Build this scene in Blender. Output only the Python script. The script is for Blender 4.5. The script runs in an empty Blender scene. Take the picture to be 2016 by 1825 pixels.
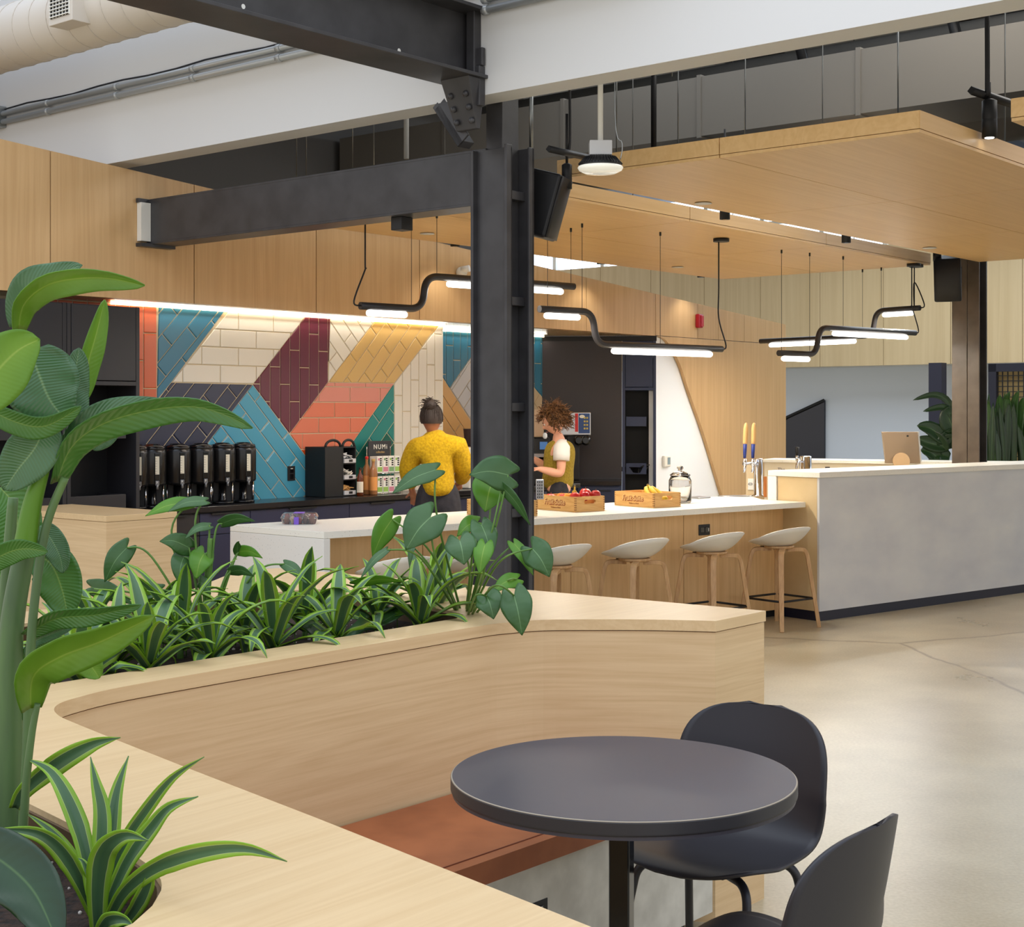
import bpy, bmesh, math, random
from mathutils import Vector, Matrix, geometry, noise
R = math.radians
random.seed(7)
SC = bpy.context.scene
COL = SC.collection

# ---------------------------------------------------------------- camera, world, light, exposure
F = 2888.0          # focal length in pixels of the 2016 x 1825 frame
HOR = 810.0         # horizon row
CZ = 1.6            # camera height
cd = bpy.data.cameras.new('camera'); cam = bpy.data.objects.new('camera', cd); COL.objects.link(cam)
cd.sensor_width = 36; cd.lens = F/2016*36; cd.shift_y = -(912.5-HOR)/2016
cam.location = (0, 0, CZ); cam.rotation_euler = (R(90), 0, 0)
cd.clip_start = .05; cd.clip_end = 200
SC.camera = cam
SC.view_settings.view_transform = 'Standard'; SC.view_settings.look = 'None'
SC.view_settings.gamma = 1; SC.view_settings.use_curve_mapping = False
SC.view_settings.exposure = 0.27

w = bpy.data.worlds.new('world'); SC.world = w; w.use_nodes = True
wn = w.node_tree.nodes; wl = w.node_tree.links
bg = wn['Background']
tc = wn.new('ShaderNodeTexCoord'); sp = wn.new('ShaderNodeSeparateXYZ'); cr = wn.new('ShaderNodeValToRGB')
wl.new(tc.outputs['Generated'], sp.inputs[0]); wl.new(sp.outputs['Z'], cr.inputs[0])
cr.color_ramp.elements[0].position = 0; cr.color_ramp.elements[0].color = (.80, .76, .70, 1)
cr.color_ramp.elements[1].position = .5; cr.color_ramp.elements[1].color = (.72, .82, 1.0, 1)
wl.new(cr.outputs[0], bg.inputs[0]); bg.inputs[1].default_value = 1.3

def area(loc, size, energy, color=(1, 1, 1), rot=(0, 0, 0), sizey=None, spread=180):
    l = bpy.data.lights.new('area_light', 'AREA'); l.energy = energy; l.color = color; l.size = size
    if sizey: l.shape = 'RECTANGLE'; l.size_y = sizey
    l.spread = R(spread)
    o = bpy.data.objects.new('area_light', l); COL.objects.link(o); o.location = loc; o.rotation_euler = rot
    return o
ANG = R(50.15); CU, SU = math.cos(ANG), math.sin(ANG)
# (u, n) is the plan grid of the building: u runs to the right vanishing point, n to the left one
def W(u, n, z=0): return Vector((CU*u - SU*n, SU*u + CU*n, z))
def UN(p): return (CU*p[0] + SU*p[1], -SU*p[0] + CU*p[1])
def P(px, py, Y): return Vector(((px-1008)/F*Y, Y, CZ-(py-HOR)/F*Y))
def G(px, py, z): return P(px, py, F*(CZ-z)/(py-HOR))
def onN(px, py, n): return P(px, py, n/(CU - SU*(px-1008)/F))
def onU(px, py, u): return P(px, py, u/(CU*(px-1008)/F + SU))
UVM = Matrix.Rotation(ANG, 4, 'Z')
# skylight over the open hall on the camera's side, and unseen fill panels added overhead
area(W(1.5, 3.0, 7.0), 7, 140, (.93, .97, 1.0), (0, 0, ANG), 9)
area(W(10.0, 2.5, 5.2), 3.0, 130, (1, .96, .9), (0, 0, ANG), 5)
area(W(10.0, 6.0, 5.2), 3.0, 60, (.9, .95, 1), (0, 0, ANG), 5)
area(W(19.0, 6.0, 5.2), 5.0, 520, (.85, .93, 1.0), (0, 0, ANG), 12)  # added to brighten the pale wall below the far wood wall

# ---------------------------------------------------------------- materials
def srgb(*c):
    if len(c) == 1: c = c[0]
    return tuple(((x/255)/12.92 if x/255 <= .04045 else ((x/255+.055)/1.055)**2.4) for x in c)+(1,)
MATS = {}
def mat(name, col, rough=.5, metal=0, emit=None, es=1, trans=0, spec=.5, coat=0, ior=1.45, alpha=1):
    if name in MATS: return MATS[name]
    m = bpy.data.materials.new(name); m.use_nodes = True
    b = m.node_tree.nodes['Principled BSDF']
    b.inputs['Base Color'].default_value = srgb(col); b.inputs['Roughness'].default_value = rough
    b.inputs['Metallic'].default_value = metal; b.inputs['IOR'].default_value = ior
    b.inputs['Specular IOR Level'].default_value = spec
    if trans: b.inputs['Transmission Weight'].default_value = trans
    if coat: b.inputs['Coat Weight'].default_value = coat
    if emit: b.inputs['Emission Color'].default_value = srgb(emit); b.inputs['Emission Strength'].default_value = es
    MATS[name] = m
    return m
def coords(nt, scale, rotz=0, src='Object'):
    t = nt.nodes.new('ShaderNodeTexCoord'); mp0 = nt.nodes.new('ShaderNodeMapping'); mp = nt.nodes.new('ShaderNodeMapping')
    mp0.inputs['Rotation'].default_value = (0, 0, rotz); mp.inputs['Scale'].default_value = scale
    nt.links.new(t.outputs[src], mp0.inputs[0]); nt.links.new(mp0.outputs[0], mp.inputs[0])
    return mp.outputs[0]
def bump(nt, b, src, strength=.2, dist=.01):
    bp = nt.nodes.new('ShaderNodeBump'); bp.inputs['Strength'].default_value = strength; bp.inputs['Distance'].default_value = dist
    nt.links.new(src, bp.inputs['Height']); nt.links.new(bp.outputs[0], b.inputs['Normal'])
def wood(name, c1, c2, scale, rough=.45, rotz=-ANG, big=.18, amount=.55):
    """two layers of stretched noise: fine grain and broad figure"""
    m = mat(name, c1, rough); nt = m.node_tree; b = nt.nodes['Principled BSDF']
    co = coords(nt, scale, rotz)
    n1 = nt.nodes.new('ShaderNodeTexNoise'); n1.inputs['Scale'].default_value = 1; n1.inputs['Detail'].default_value = 6; n1.inputs['Roughness'].default_value = .65
    nt.links.new(co, n1.inputs['Vector'])
    co2 = coords(nt, tuple(s*big for s in scale), rotz)
    n2 = nt.nodes.new('ShaderNodeTexNoise'); n2.inputs['Scale'].default_value = 1; n2.inputs['Detail'].default_value = 3; n2.inputs['Distortion'].default_value = 1.2
    nt.links.new(co2, n2.inputs['Vector'])
    ml = nt.nodes.new('ShaderNodeMath'); ml.operation = 'MULTIPLY'; ml.inputs[1].default_value = 9
    nt.links.new(n2.outputs[0], ml.inputs[0])
    fr = nt.nodes.new('ShaderNodeMath'); fr.operation = 'PINGPONG'; fr.inputs[1].default_value = .5
    nt.links.new(ml.outputs[0], fr.inputs[0])
    mx = nt.nodes.new('ShaderNodeMath'); mx.operation = 'MULTIPLY_ADD'; mx.inputs[1].default_value = .55
    nt.links.new(fr.outputs[0], mx.inputs[0]); nt.links.new(n1.outputs[0], mx.inputs[2])
    rp = nt.nodes.new('ShaderNodeValToRGB'); rp.color_ramp.elements[0].position = .64-amount/2; rp.color_ramp.elements[1].position = .64+amount/2
    rp.color_ramp.elements[0].color = srgb(c2); rp.color_ramp.elements[1].color = srgb(c1)
    nt.links.new(mx.outputs[0], rp.inputs[0]); nt.links.new(rp.outputs[0], b.inputs['Base Color'])
    return m
def mottled(name, c1, c2, scale=3, rough=.6, detail=6, p0=.35, p1=.65, b_=0, spec=.5, co=(1, 1, 1), metal=0):
    m = mat(name, c1, rough, metal, spec=spec); nt = m.node_tree; b = nt.nodes['Principled BSDF']
    n = nt.nodes.new('ShaderNodeTexNoise'); n.inputs['Scale'].default_value = scale; n.inputs['Detail'].default_value = detail
    nt.links.new(coords(nt, co), n.inputs['Vector'])
    rp = nt.nodes.new('ShaderNodeValToRGB'); rp.color_ramp.elements[0].position = p0; rp.color_ramp.elements[1].position = p1
    rp.color_ramp.elements[0].color = srgb(c2); rp.color_ramp.elements[1].color = srgb(c1)
    nt.links.new(n.outputs[0], rp.inputs[0]); nt.links.new(rp.outputs[0], b.inputs['Base Color'])
    if b_: bump(nt, b, n.outputs[0], b_)
    return m
def speckle(name, base, dots, scale, rough=.3, thr=.06, dens=.8):
    m = mat(name, base, rough); nt = m.node_tree; b = nt.nodes['Principled BSDF']
    v = nt.nodes.new('ShaderNodeTexVoronoi'); v.inputs['Scale'].default_value = scale
    nt.links.new(coords(nt, (1, 1, 1)), v.inputs['Vector'])
    rp = nt.nodes.new('ShaderNodeValToRGB'); rp.color_ramp.elements[0].position = thr; rp.color_ramp.elements[1].position = thr+.03
    rp.color_ramp.elements[0].color = srgb(dots); rp.color_ramp.elements[1].color = srgb(base)
    nt.links.new(v.outputs['Distance'], rp.inputs[0]); nt.links.new(rp.outputs[0], b.inputs['Base Color'])
    return m
WVERT = wood('wall_veneer', (210, 174, 126), (190, 152, 104), (26, 26, .9), .38, big=.12, amount=.8)
WPALE = wood('far_veneer', (216, 194, 154), (200, 176, 134), (10, 10, .4), .5, big=.15, amount=.7)
WCAN = wood('canopy_veneer', (230, 192, 134), (214, 172, 112), (.9, 30, 30), .4, big=.12, amount=.9)
WBEN = wood('bench_side_maple', (226, 196, 152), (204, 170, 124), (3.2, 3.2, 110), .38, big=.055, amount=.85)
WTOP = wood('bench_top_maple', (226, 196, 150), (210, 176, 128), (2.4, 60, 60), .33, big=.12, amount=.9)
WTOPN = wood('bench_leg_top_maple', (228, 200, 158), (208, 176, 132), (30, 1.8, 30), .33, big=.12, amount=.9)
WISL = wood('island_oak', (226, 188, 134), (202, 160, 106), (34, 34, 1.4), .45, big=.13, amount=.9)
WLEG = wood('stool_oak', (206, 166, 118), (180, 138, 92), (50, 50, 6), .45)
CRATE = wood('crate_pine', (224, 180, 112), (198, 146, 78), (6, 6, 60), .5)
WHITE = mat('white_paint', (216, 216, 215), .55)
WALLW = mat('wall_white', (222, 222, 220), .6)
BLACKS = mottled('black_steel', (66, 65, 67), (54, 53, 55), 6, .38, b_=.05)
BROWNS = mottled('brown_steel', (104, 92, 80), (88, 78, 68), 6, .4)
BLK = mat('black_matte', (26, 26, 28), .5)
BLKG = mat('black_gloss', (16, 16, 18), .12)
CHBLK = mat('shell_black', (46, 44, 48), .42)
NAVY = mat('navy_laminate', (42, 46, 74), .45)
DARKL = mat('charcoal_laminate', (40, 39, 43), .45)
BLUEL = mat('blue_laminate', (44, 54, 84), .45)
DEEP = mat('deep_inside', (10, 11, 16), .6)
CHROME = mat('chrome', (225, 225, 228), .12, 1)
STEEL = mat('galvanised', (165, 170, 172), .35, 1)
BRUSH = mat('brushed_steel', (170, 170, 172), .3, 1)
GREYD = mat('duct_grey', (136, 131, 123), .5)
STONE = speckle('white_terrazzo', (232, 228, 216), (176, 170, 160), 60, .35, .1)
STONEC = speckle('terrazzo_end', (222, 218, 210), (130, 128, 122), 60, .5, .08)
BLKSTONE = speckle('black_stone', (34, 33, 36), (70, 70, 72), 160, .22, .12)
PLASTER = mottled('reception_plaster', (214, 214, 212), (198, 199, 202), 2.2, .55, co=(1, 1, 2.0), p0=.3, p1=.7)
TANP = mottled('tan_plaster', (208, 184, 140), (194, 168, 124), 3, .6)
CONCB = mottled('bench_base_concrete', (212, 208, 196), (192, 188, 176), 12, .6)
LEATHER = mottled('tan_leather', (160, 92, 54), (142, 78, 44), 8, .42)
SOIL = mottled('potting_soil', (62, 42, 30), (24, 17, 13), 60, .95, b_=.9)
WPLAS = mat('white_plastic', (232, 230, 222), .4)
SHELLW = mat('stool_shell', (228, 222, 208), .42)
GLASS = mat('clear_glass', (255, 255, 255), .02, trans=1, ior=1.45)
GLOW = mat('lamp_glow', (255, 255, 255), .5, emit=(255, 250, 240), es=5)
LEDW = mat('led_glow', (255, 255, 255), .5, emit=(255, 230, 190), es=6)
SKYG = mat('sky_glow', (255, 255, 255), .5, emit=(205, 225, 255), es=2.4)

# ---------------------------------------------------------------- mesh builder
class M:
    def __init__(s, T=None): s.v = []; s.f = []; s.mi = []; s.uv = {}; s.T = T; s.sm = []; s.cur = 0; s.smooth = False
    def add(s, vs, fs):
        b = len(s.v)
        s.v += [(s.T @ Vector(v)) if s.T else Vector(v) for v in vs]
        for f in fs: s.f.append(tuple(b+i for i in f)); s.mi.append(s.cur); s.sm.append(s.smooth)
        return b
    def box(s, x0, x1, y0, y1, z0, z1):
        if x0 > x1: x0, x1 = x1, x0
        if y0 > y1: y0, y1 = y1, y0
        if z0 > z1: z0, z1 = z1, z0
        s.add([(x0,y0,z0),(x1,y0,z0),(x1,y1,z0),(x0,y1,z0),(x0,y0,z1),(x1,y0,z1),(x1,y1,z1),(x0,y1,z1)],
              [(0,3,2,1),(4,5,6,7),(0,1,5,4),(1,2,6,5),(2,3,7,6),(3,0,4,7)])
        return s
    def hexa(s, b, t):
        """box from 4 bottom and 4 top corners"""
        s.add(list(b)+list(t), [(0,3,2,1),(4,5,6,7),(0,1,5,4),(1,2,6,5),(2,3,7,6),(3,0,4,7)]); return s
    def prism(s, poly, z0, z1, holes=(), ztop=None):
        rings = [list(poly)]+[list(h) for h in holes]
        tri = geometry.tessellate_polygon([[Vector((p[0], p[1], 0)) for p in r] for r in rings])
        flat = [p for r in rings for p in r]; n = len(flat)
        vs = [(p[0], p[1], z0) for p in flat]+[(p[0], p[1], ztop(p) if ztop else z1) for p in flat]
        fs = []
        for t in tri:
            a, b, c = (Vector(flat[i]) for i in t)
            up = (b-a).cross(c-a) if len(a) == 2 else 0
            if (b[0]-a[0])*(c[1]-a[1])-(b[1]-a[1])*(c[0]-a[0]) < 0: t = tuple(reversed(t))
            fs.append(tuple(i+n for i in t)); fs.append(tuple(reversed(t)))
        o = 0
        for k, r in enumerate(rings):
            ar = sum(r[i][0]*r[(i+1)%len(r)][1]-r[(i+1)%len(r)][0]*r[i][1] for i in range(len(r)))
            ccw = (ar > 0) == (k == 0)
            for i in range(len(r)):
                a, b = o+i, o+(i+1) % len(r)
                fs.append((a, b, b+n, a+n) if ccw else (b, a, a+n, b+n))
            o += len(r)
        s.add(vs, fs); return s
    def tube(s, pts, r, seg=10, caps=True):
        pts = [Vector(p) for p in pts]; n = len(pts)
        rs = r if isinstance(r, (list, tuple)) else [r]*n
        vs = []; up = None
        for i, p in enumerate(pts):
            t = (pts[min(i+1, n-1)]-pts[max(i-1, 0)])
            t = t.normalized() if t.length > 1e-9 else Vector((0, 0, 1))
            if up is None:
                up = Vector((0, 0, 1)) if abs(t.z) < .9 else Vector((1, 0, 0))
            a = t.cross(up)
            if a.length < 1e-6: a = t.orthogonal()
            a.normalize(); b = a.cross(t).normalized(); up = b
            for k in range(seg):
                an = 2*math.pi*k/seg
                vs.append(p+(a*math.cos(an)+b*math.sin(an))*rs[i])
        fs = []
        for i in range(n-1):
            for k in range(seg):
                fs.append((i*seg+k, i*seg+(k+1)%seg, (i+1)*seg+(k+1)%seg, (i+1)*seg+k))
        if caps: fs.append(tuple(range(seg-1, -1, -1))); fs.append(tuple((n-1)*seg+k for k in range(seg)))
        sm = s.smooth; s.smooth = True; s.add(vs, fs); s.smooth = sm
        if caps: s.sm[-1] = s.sm[-2] = False
        return s
    def lathe(s, prof, c=(0, 0, 0), seg=24, sx=1, sy=1, smooth=True):
        vs = []; fs = []; n = len(prof)
        for (r, z) in prof:
            for k in range(seg):
                a = 2*math.pi*k/seg
                vs.append((c[0]+r*math.cos(a)*sx, c[1]+r*math.sin(a)*sy, c[2]+z))
        for i in range(n-1):
            for k in range(seg):
                fs.append((i*seg+k, i*seg+(k+1)%seg, (i+1)*seg+(k+1)%seg, (i+1)*seg+k))
        fs.append(tuple(range(seg-1, -1, -1))); fs.append(tuple((n-1)*seg+k for k in range(seg)))
        sm = s.smooth; s.smooth = smooth; s.add(vs, fs); s.smooth = sm
        s.sm[-1] = s.sm[-2] = False
        return s
    def grid(s, fn, nu, nv, thick=0, closed=False):
        """surface fn(i/nu, j/nv); optional thickness along the normal"""
        vs = [Vector(fn(i/nu, j/nv)) for i in range(nu+1) for j in range(nv+1)]
        ix = lambda i, j: i*(nv+1)+j
        fs = [(ix(i,j), ix(i+1,j), ix(i+1,j+1), ix(i,j+1)) for i in range(nu) for j in range(nv)]
        if thick:
            nr = []
            for i in range(nu+1):
                for j in range(nv+1):
                    a = vs[ix(min(i+1,nu),j)]-vs[ix(max(i-1,0),j)]; b = vs[ix(i,min(j+1,nv))]-vs[ix(i,max(j-1,0))]
                    c = a.cross(b); nr.append(c.normalized() if c.length > 1e-12 else Vector((0,0,1)))
            o = len(vs); vs2 = vs+[p-q*thick for p, q in zip(vs, nr)]
            fs += [tuple(reversed([o+k for k in f])) for f in list(fs)]
            for i in range(nu):
                fs.append((ix(i,0), o+ix(i,0), o+ix(i+1,0), ix(i+1,0))); fs.append((ix(i+1,nv), o+ix(i+1,nv), o+ix(i,nv), ix(i,nv)))
            for j in range(nv):
                fs.append((ix(0,j+1), o+ix(0,j+1), o+ix(0,j), ix(0,j))); fs.append((ix(nu,j), o+ix(nu,j), o+ix(nu,j+1), ix(nu,j+1)))
            vs = vs2
        sm = s.smooth; s.smooth = True; s.add(vs, fs); s.smooth = sm
        return s
    def ball(s, c, r, seg=12, rings=8, sc=(1, 1, 1)):
        prof = [(max(r*math.sin(math.pi*i/rings), 1e-4)*1, -r*math.cos(math.pi*i/rings)*sc[2]) for i in range(rings+1)]
        return s.lathe(prof, c, seg, sc[0], sc[1])
    def build(s, name, mt, parent=None, bevel=0, local=False, sub=0, seg=2, tag_=None):
        me = bpy.data.meshes.new(name)
        if parent is not None and not local:
            r = parent
            while r.parent: r = r.parent
            off = r.location.copy()
            if r.get('_rz'): raise Exception('world build under rotated root')
            vs = [v-off for v in s.v]; loc = None
        elif parent is None and not local:
            xs = [v.x for v in s.v]; ys = [v.y for v in s.v]; zs = [v.z for v in s.v]
            loc = Vector(((min(xs)+max(xs))/2, (min(ys)+max(ys))/2, min(zs))); vs = [v-loc for v in s.v]
        else: vs = s.v; loc = None
        me.from_pydata([tuple(v) for v in vs], [], s.f)
        for m_ in (mt if isinstance(mt, (list, tuple)) else [mt]): me.materials.append(m_)
        me.polygons.foreach_set('material_index', s.mi); me.polygons.foreach_set('use_smooth', s.sm)
        if s.uv:
            ul = me.uv_layers.new(name='UVMap')
            for li, l in enumerate(me.loops): ul.data[li].uv = s.uv.get(l.vertex_index, (0, 0))
        me.update()
        o = bpy.data.objects.new(name, me); COL.objects.link(o)
        if parent is not None: o.parent = parent
        if loc is not None: o.location = loc
        if bevel:
            md = o.modifiers.new('bevel', 'BEVEL'); md.width = bevel; md.segments = seg; md.limit_method = 'ANGLE'; md.angle_limit = R(40)
        if sub:
            md = o.modifiers.new('subdivision', 'SUBSURF'); md.levels = sub; md.render_levels = sub
        return o
def tag(o, label=None, cat=None, group=None, kind=None):
    if label: o['label'] = label
    if cat: o['category'] = cat
    if group: o['group'] = group
    if kind: o['kind'] = kind
    return o
def thing(name, loc, label, cat, group=None, rz=0):
    o = bpy.data.objects.new(name, None); COL.objects.link(o); o.location = loc; o.rotation_euler = (0, 0, rz)
    o.empty_display_size = .1
    return tag(o, label, cat, group)
def struct(o): o['kind'] = 'structure'; return o
def copy_tree(o, parent=None):
    c = o.copy(); COL.objects.link(c); c.parent = parent
    for ch in [x for x in bpy.data.objects if x.parent == o]: copy_tree(ch, c)
    return c
def arc(c, r, a0, a1, n=8): return [(c[0]+r*math.cos(a0+(a1-a0)*i/n), c[1]+r*math.sin(a0+(a1-a0)*i/n)) for i in range(n+1)]
def smoothpts(pts, n=6):
    """Catmull-Rom through points"""
    pts = [Vector(p) for p in pts]; out = []
    for i in range(len(pts)-1):
        p0 = pts[max(i-1, 0)]; p1 = pts[i]; p2 = pts[i+1]; p3 = pts[min(i+2, len(pts)-1)]
        for k in range(n):
            t = k/n
            out.append(.5*((2*p1)+(p2-p0)*t+(2*p0-5*p1+4*p2-p3)*t*t+(3*p1-p0-3*p2+p3)*t**3))
    out.append(pts[-1]); return out
def fillet(pts, r, n=6):
    """round the inner corners of a polyline with radius r"""
    pts = [Vector(p) for p in pts]; out = [pts[0]]
    for i in range(1, len(pts)-1):
        a, b, c = pts[i-1], pts[i], pts[i+1]
        d1 = (a-b).normalized(); d2 = (c-b).normalized()
        ang = d1.angle(d2); t = min(r/math.tan(ang/2), (a-b).length*.49, (c-b).length*.49)
        p, q = b+d1*t, b+d2*t
        for k in range(n+1):
            s_ = k/n; out.append((1-s_)**2*p+2*s_*(1-s_)*b+s_*s_*q)
    out.append(pts[-1]); return out
def text(body, size, loc, rot, mt, name, parent=None, ext=.002, xs=1, fat=0, gap=1):
    """raised lettering turned into a mesh"""
    c = bpy.data.curves.new(name, 'FONT'); c.body = body; c.size = size; c.extrude = ext; c.align_x = 'CENTER'; c.align_y = 'CENTER'; c.resolution_u = 3; c.offset = fat; c.space_character = gap
    t = bpy.data.objects.new(name, c); COL.objects.link(t); bpy.context.view_layer.update()
    me = bpy.data.meshes.new_from_object(t); bpy.data.objects.remove(t); bpy.data.curves.remove(c)
    me.materials.clear(); me.materials.append(mt)
    o = bpy.data.objects.new(name, me); COL.objects.link(o)
    o.location = loc; o.rotation_euler = rot; o.scale = (xs, 1, 1)
    if parent is not None:
        o.parent = parent
    return o
# ================================================================ the setting
def concrete_floor():
    m = mat('polished_concrete', (196, 182, 152), .27, spec=.45); nt = m.node_tree; b = nt.nodes['Principled BSDF']
    n1 = nt.nodes.new('ShaderNodeTexNoise'); n1.inputs['Scale'].default_value = .9; n1.inputs['Detail'].default_value = 8; n1.inputs['Roughness'].default_value = .6
    n2 = nt.nodes.new('ShaderNodeTexNoise'); n2.inputs['Scale'].default_value = 70; n2.inputs['Detail'].default_value = 4
    co = coords(nt, (1, 1, 1)); nt.links.new(co, n1.inputs['Vector']); nt.links.new(co, n2.inputs['Vector'])
    mx = nt.nodes.new('ShaderNodeMath'); mx.operation = 'MULTIPLY_ADD'; mx.inputs[1].default_value = .35
    nt.links.new(n2.outputs[0], mx.inputs[0]); nt.links.new(n1.outputs[0], mx.inputs[2])
    rp = nt.nodes.new('ShaderNodeValToRGB'); e = rp.color_ramp.elements
    e[0].position = .5; e[0].color = srgb(168, 154, 124); e[1].position = .9; e[1].color = srgb(208, 196, 168)
    nt.links.new(mx.outputs[0], rp.inputs[0])
    # one ragged crack and two joints
    v = nt.nodes.new('ShaderNodeTexVoronoi'); v.feature = 'DISTANCE_TO_EDGE'; v.inputs['Scale'].default_value = .16
    ds = nt.nodes.new('ShaderNodeVectorMath'); ds.operation = 'ADD'
    sc2 = nt.nodes.new('ShaderNodeVectorMath'); sc2.operation = 'SCALE'; sc2.inputs['Scale'].default_value = .25
    nt.links.new(n1.outputs['Color'], sc2.inputs[0]); nt.links.new(co, ds.inputs[0]); nt.links.new(sc2.outputs[0], ds.inputs[1]); nt.links.new(ds.outputs[0], v.inputs['Vector'])
    cr2 = nt.nodes.new('ShaderNodeValToRGB'); cr2.color_ramp.elements[0].position = .0008; cr2.color_ramp.elements[1].position = .0018
    nt.links.new(v.outputs['Distance'], cr2.inputs[0])
    mm = nt.nodes.new('ShaderNodeMix'); mm.data_type = 'RGBA'; mm.inputs[6].default_value = srgb(140, 124, 98)
    nt.links.new(cr2.outputs[0], mm.inputs[0]); nt.links.new(rp.outputs[0], mm.inputs[7]); nt.links.new(mm.outputs[2], b.inputs['Base Color'])
    rr = nt.nodes.new('ShaderNodeMapRange'); rr.inputs[3].default_value = .2; rr.inputs[4].default_value = .42
    nt.links.new(n1.outputs[0], rr.inputs[0]); nt.links.new(rr.outputs[0], b.inputs['Roughness'])
    return m
FLOOR = concrete_floor()
m = M(UVM); m.box(-4, 30, -9, 20, -.1, 0); struct(m.build('floor', FLOOR))

# left wood wall: 1.2 m veneer panels over an open niche, its top edge slopes down to the right
NA = 8.65; ZB = 2.388
def atop(u): return 3.41-(u-4.61)*.0722
seams = [2.0, 3.15, 4.35, 5.55, 6.74, 7.94, 9.13, 10.33, 11.5, 12.70]
m = M(UVM)
for a, b in zip(seams, seams[1:]):
    a += .004; b -= .004
    m.hexa([(a, NA, ZB), (b, NA, ZB), (b, NA+.1, ZB), (a, NA+.1, ZB)], [(a, NA, atop(a)), (b, NA, atop(b)), (b, NA+.1, atop(b)), (a, NA+.1, atop(a))])
s2 = [12.70, 13.51, 13.93, 14.48, 15.43]
for a, b in zip(s2, s2[1:]):
    a += .003; b -= .003
    m.hexa([(a, NA, ZB+.006), (b, NA, ZB+.006), (b, NA+.04, ZB+.006), (a, NA+.04, ZB+.006)], [(a, NA, atop(a)), (b, NA, atop(b)), (b, NA+.04, atop(b)), (a, NA+.04, atop(a))])
# lower part right of the curved reveal
curve = [(1294.5,661.6),(1306,666),(1315,674),(1328.8,696),(1342.5,726),(1356,768),(1370,808),(1383.6,847),(1397,890),(1411,937),(1424,980),(1462,1106)]
cp = [onN(x, y, NA) for x, y in curve]; cp = [(UN(p)[0], p.z) for p in cp]
cp[-1] = (cp[-1][0], 0.0)
cp = [tuple(p) for p in smoothpts([Vector((a, b, 0)) for a, b in cp], 4)]
poly = [(12.71, ZB)]+[(a[0], a[1]) for a in cp[1:]]+[(15.43, 0), (15.43, ZB)]
TS = UVM @ Matrix(((1,0,0,0),(0,0,1,0),(0,1,0,0),(0,0,0,1)))     # (s, z, depth) to (u, n, z)
ml = M(TS); ml.prism(poly, NA, NA+.04)
m.v += ml.v; base = len(m.v)-len(ml.v)
for f in ml.f: m.f.append(tuple(i+base for i in reversed(f))); m.mi.append(0); m.sm.append(False)
struct(m.build('wall_left', WVERT))
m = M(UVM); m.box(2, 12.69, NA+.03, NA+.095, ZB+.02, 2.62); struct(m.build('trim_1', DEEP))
m = M(UVM); m.hexa([(12.72, NA+.045, 0), (15.42, NA+.045, 0), (15.42, NA+.10, 0), (12.72, NA+.10, 0)], [(12.72, NA+.045, 2.8), (15.42, NA+.045, 2.6), (15.42, NA+.10, 2.6), (12.72, NA+.10, 2.8)])
struct(m.build('wall_reveal', mat('reveal_white', (242, 245, 250), .6)))

# niche underside (polished, mirrors the tiles at a low angle)
m = M(UVM); m.prism([(2, NA+.1), (12.70, NA+.1), (12.70, 9.3), (12.2, 10.6), (2, 10.6)], ZB+.001, ZB+.08)
struct(m.build('ceiling_niche', mat('niche_soffit', (206, 172, 122), .16)))

# ---- tiled niche wall
TILE = {k: mat('tile_'+k, c, .3) for k, c in dict(orange=(206, 98, 58), yellow=(208, 172, 104), blue=(44, 112, 142), white=(222, 216, 204), maroon=(98, 34, 52),
        navy=(38, 42, 68), sky=(72, 152, 182), salmon=(212, 136, 120), coral=(216, 118, 88), flame=(218, 84, 30), teal=(32, 128, 124), green=(14, 92, 80), lightgrey=(196, 194, 196), tan=(212, 164, 98), sand=(200, 176, 140)).items()}
GROUT = mat('grout', (206, 190, 160), .8)
def clip(poly, a, b, c):
    """keep a*x+b*y<=c"""
    out = []
    for i in range(len(poly)):
        p, q = poly[i], poly[(i+1) % len(poly)]
        dp, dq = a*p[0]+b*p[1]-c, a*q[0]+b*q[1]-c
        if dp <= 0: out.append(p)
        if dp*dq < 0:
            t = dp/(dp-dq); out.append((p[0]+(q[0]-p[0])*t, p[1]+(q[1]-p[1])*t))
    return out
def pclip(sub, conv):
    n = len(conv)
    ar = sum(conv[i][0]*conv[(i+1)%n][1]-conv[(i+1)%n][0]*conv[i][1] for i in range(n))
    if ar < 0: conv = conv[::-1]
    for i in range(n):
        p, q = conv[i], conv[(i+1) % n]
        ex, ey = q[0]-p[0], q[1]-p[1]; L = math.hypot(ex, ey)
        if L < 1e-6: continue
        nx, ny = ey/L, -ex/L
        sub = clip(sub, nx, ny, nx*p[0]+ny*p[1]-.0035)
        if len(sub) < 3: return []
    return sub
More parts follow.
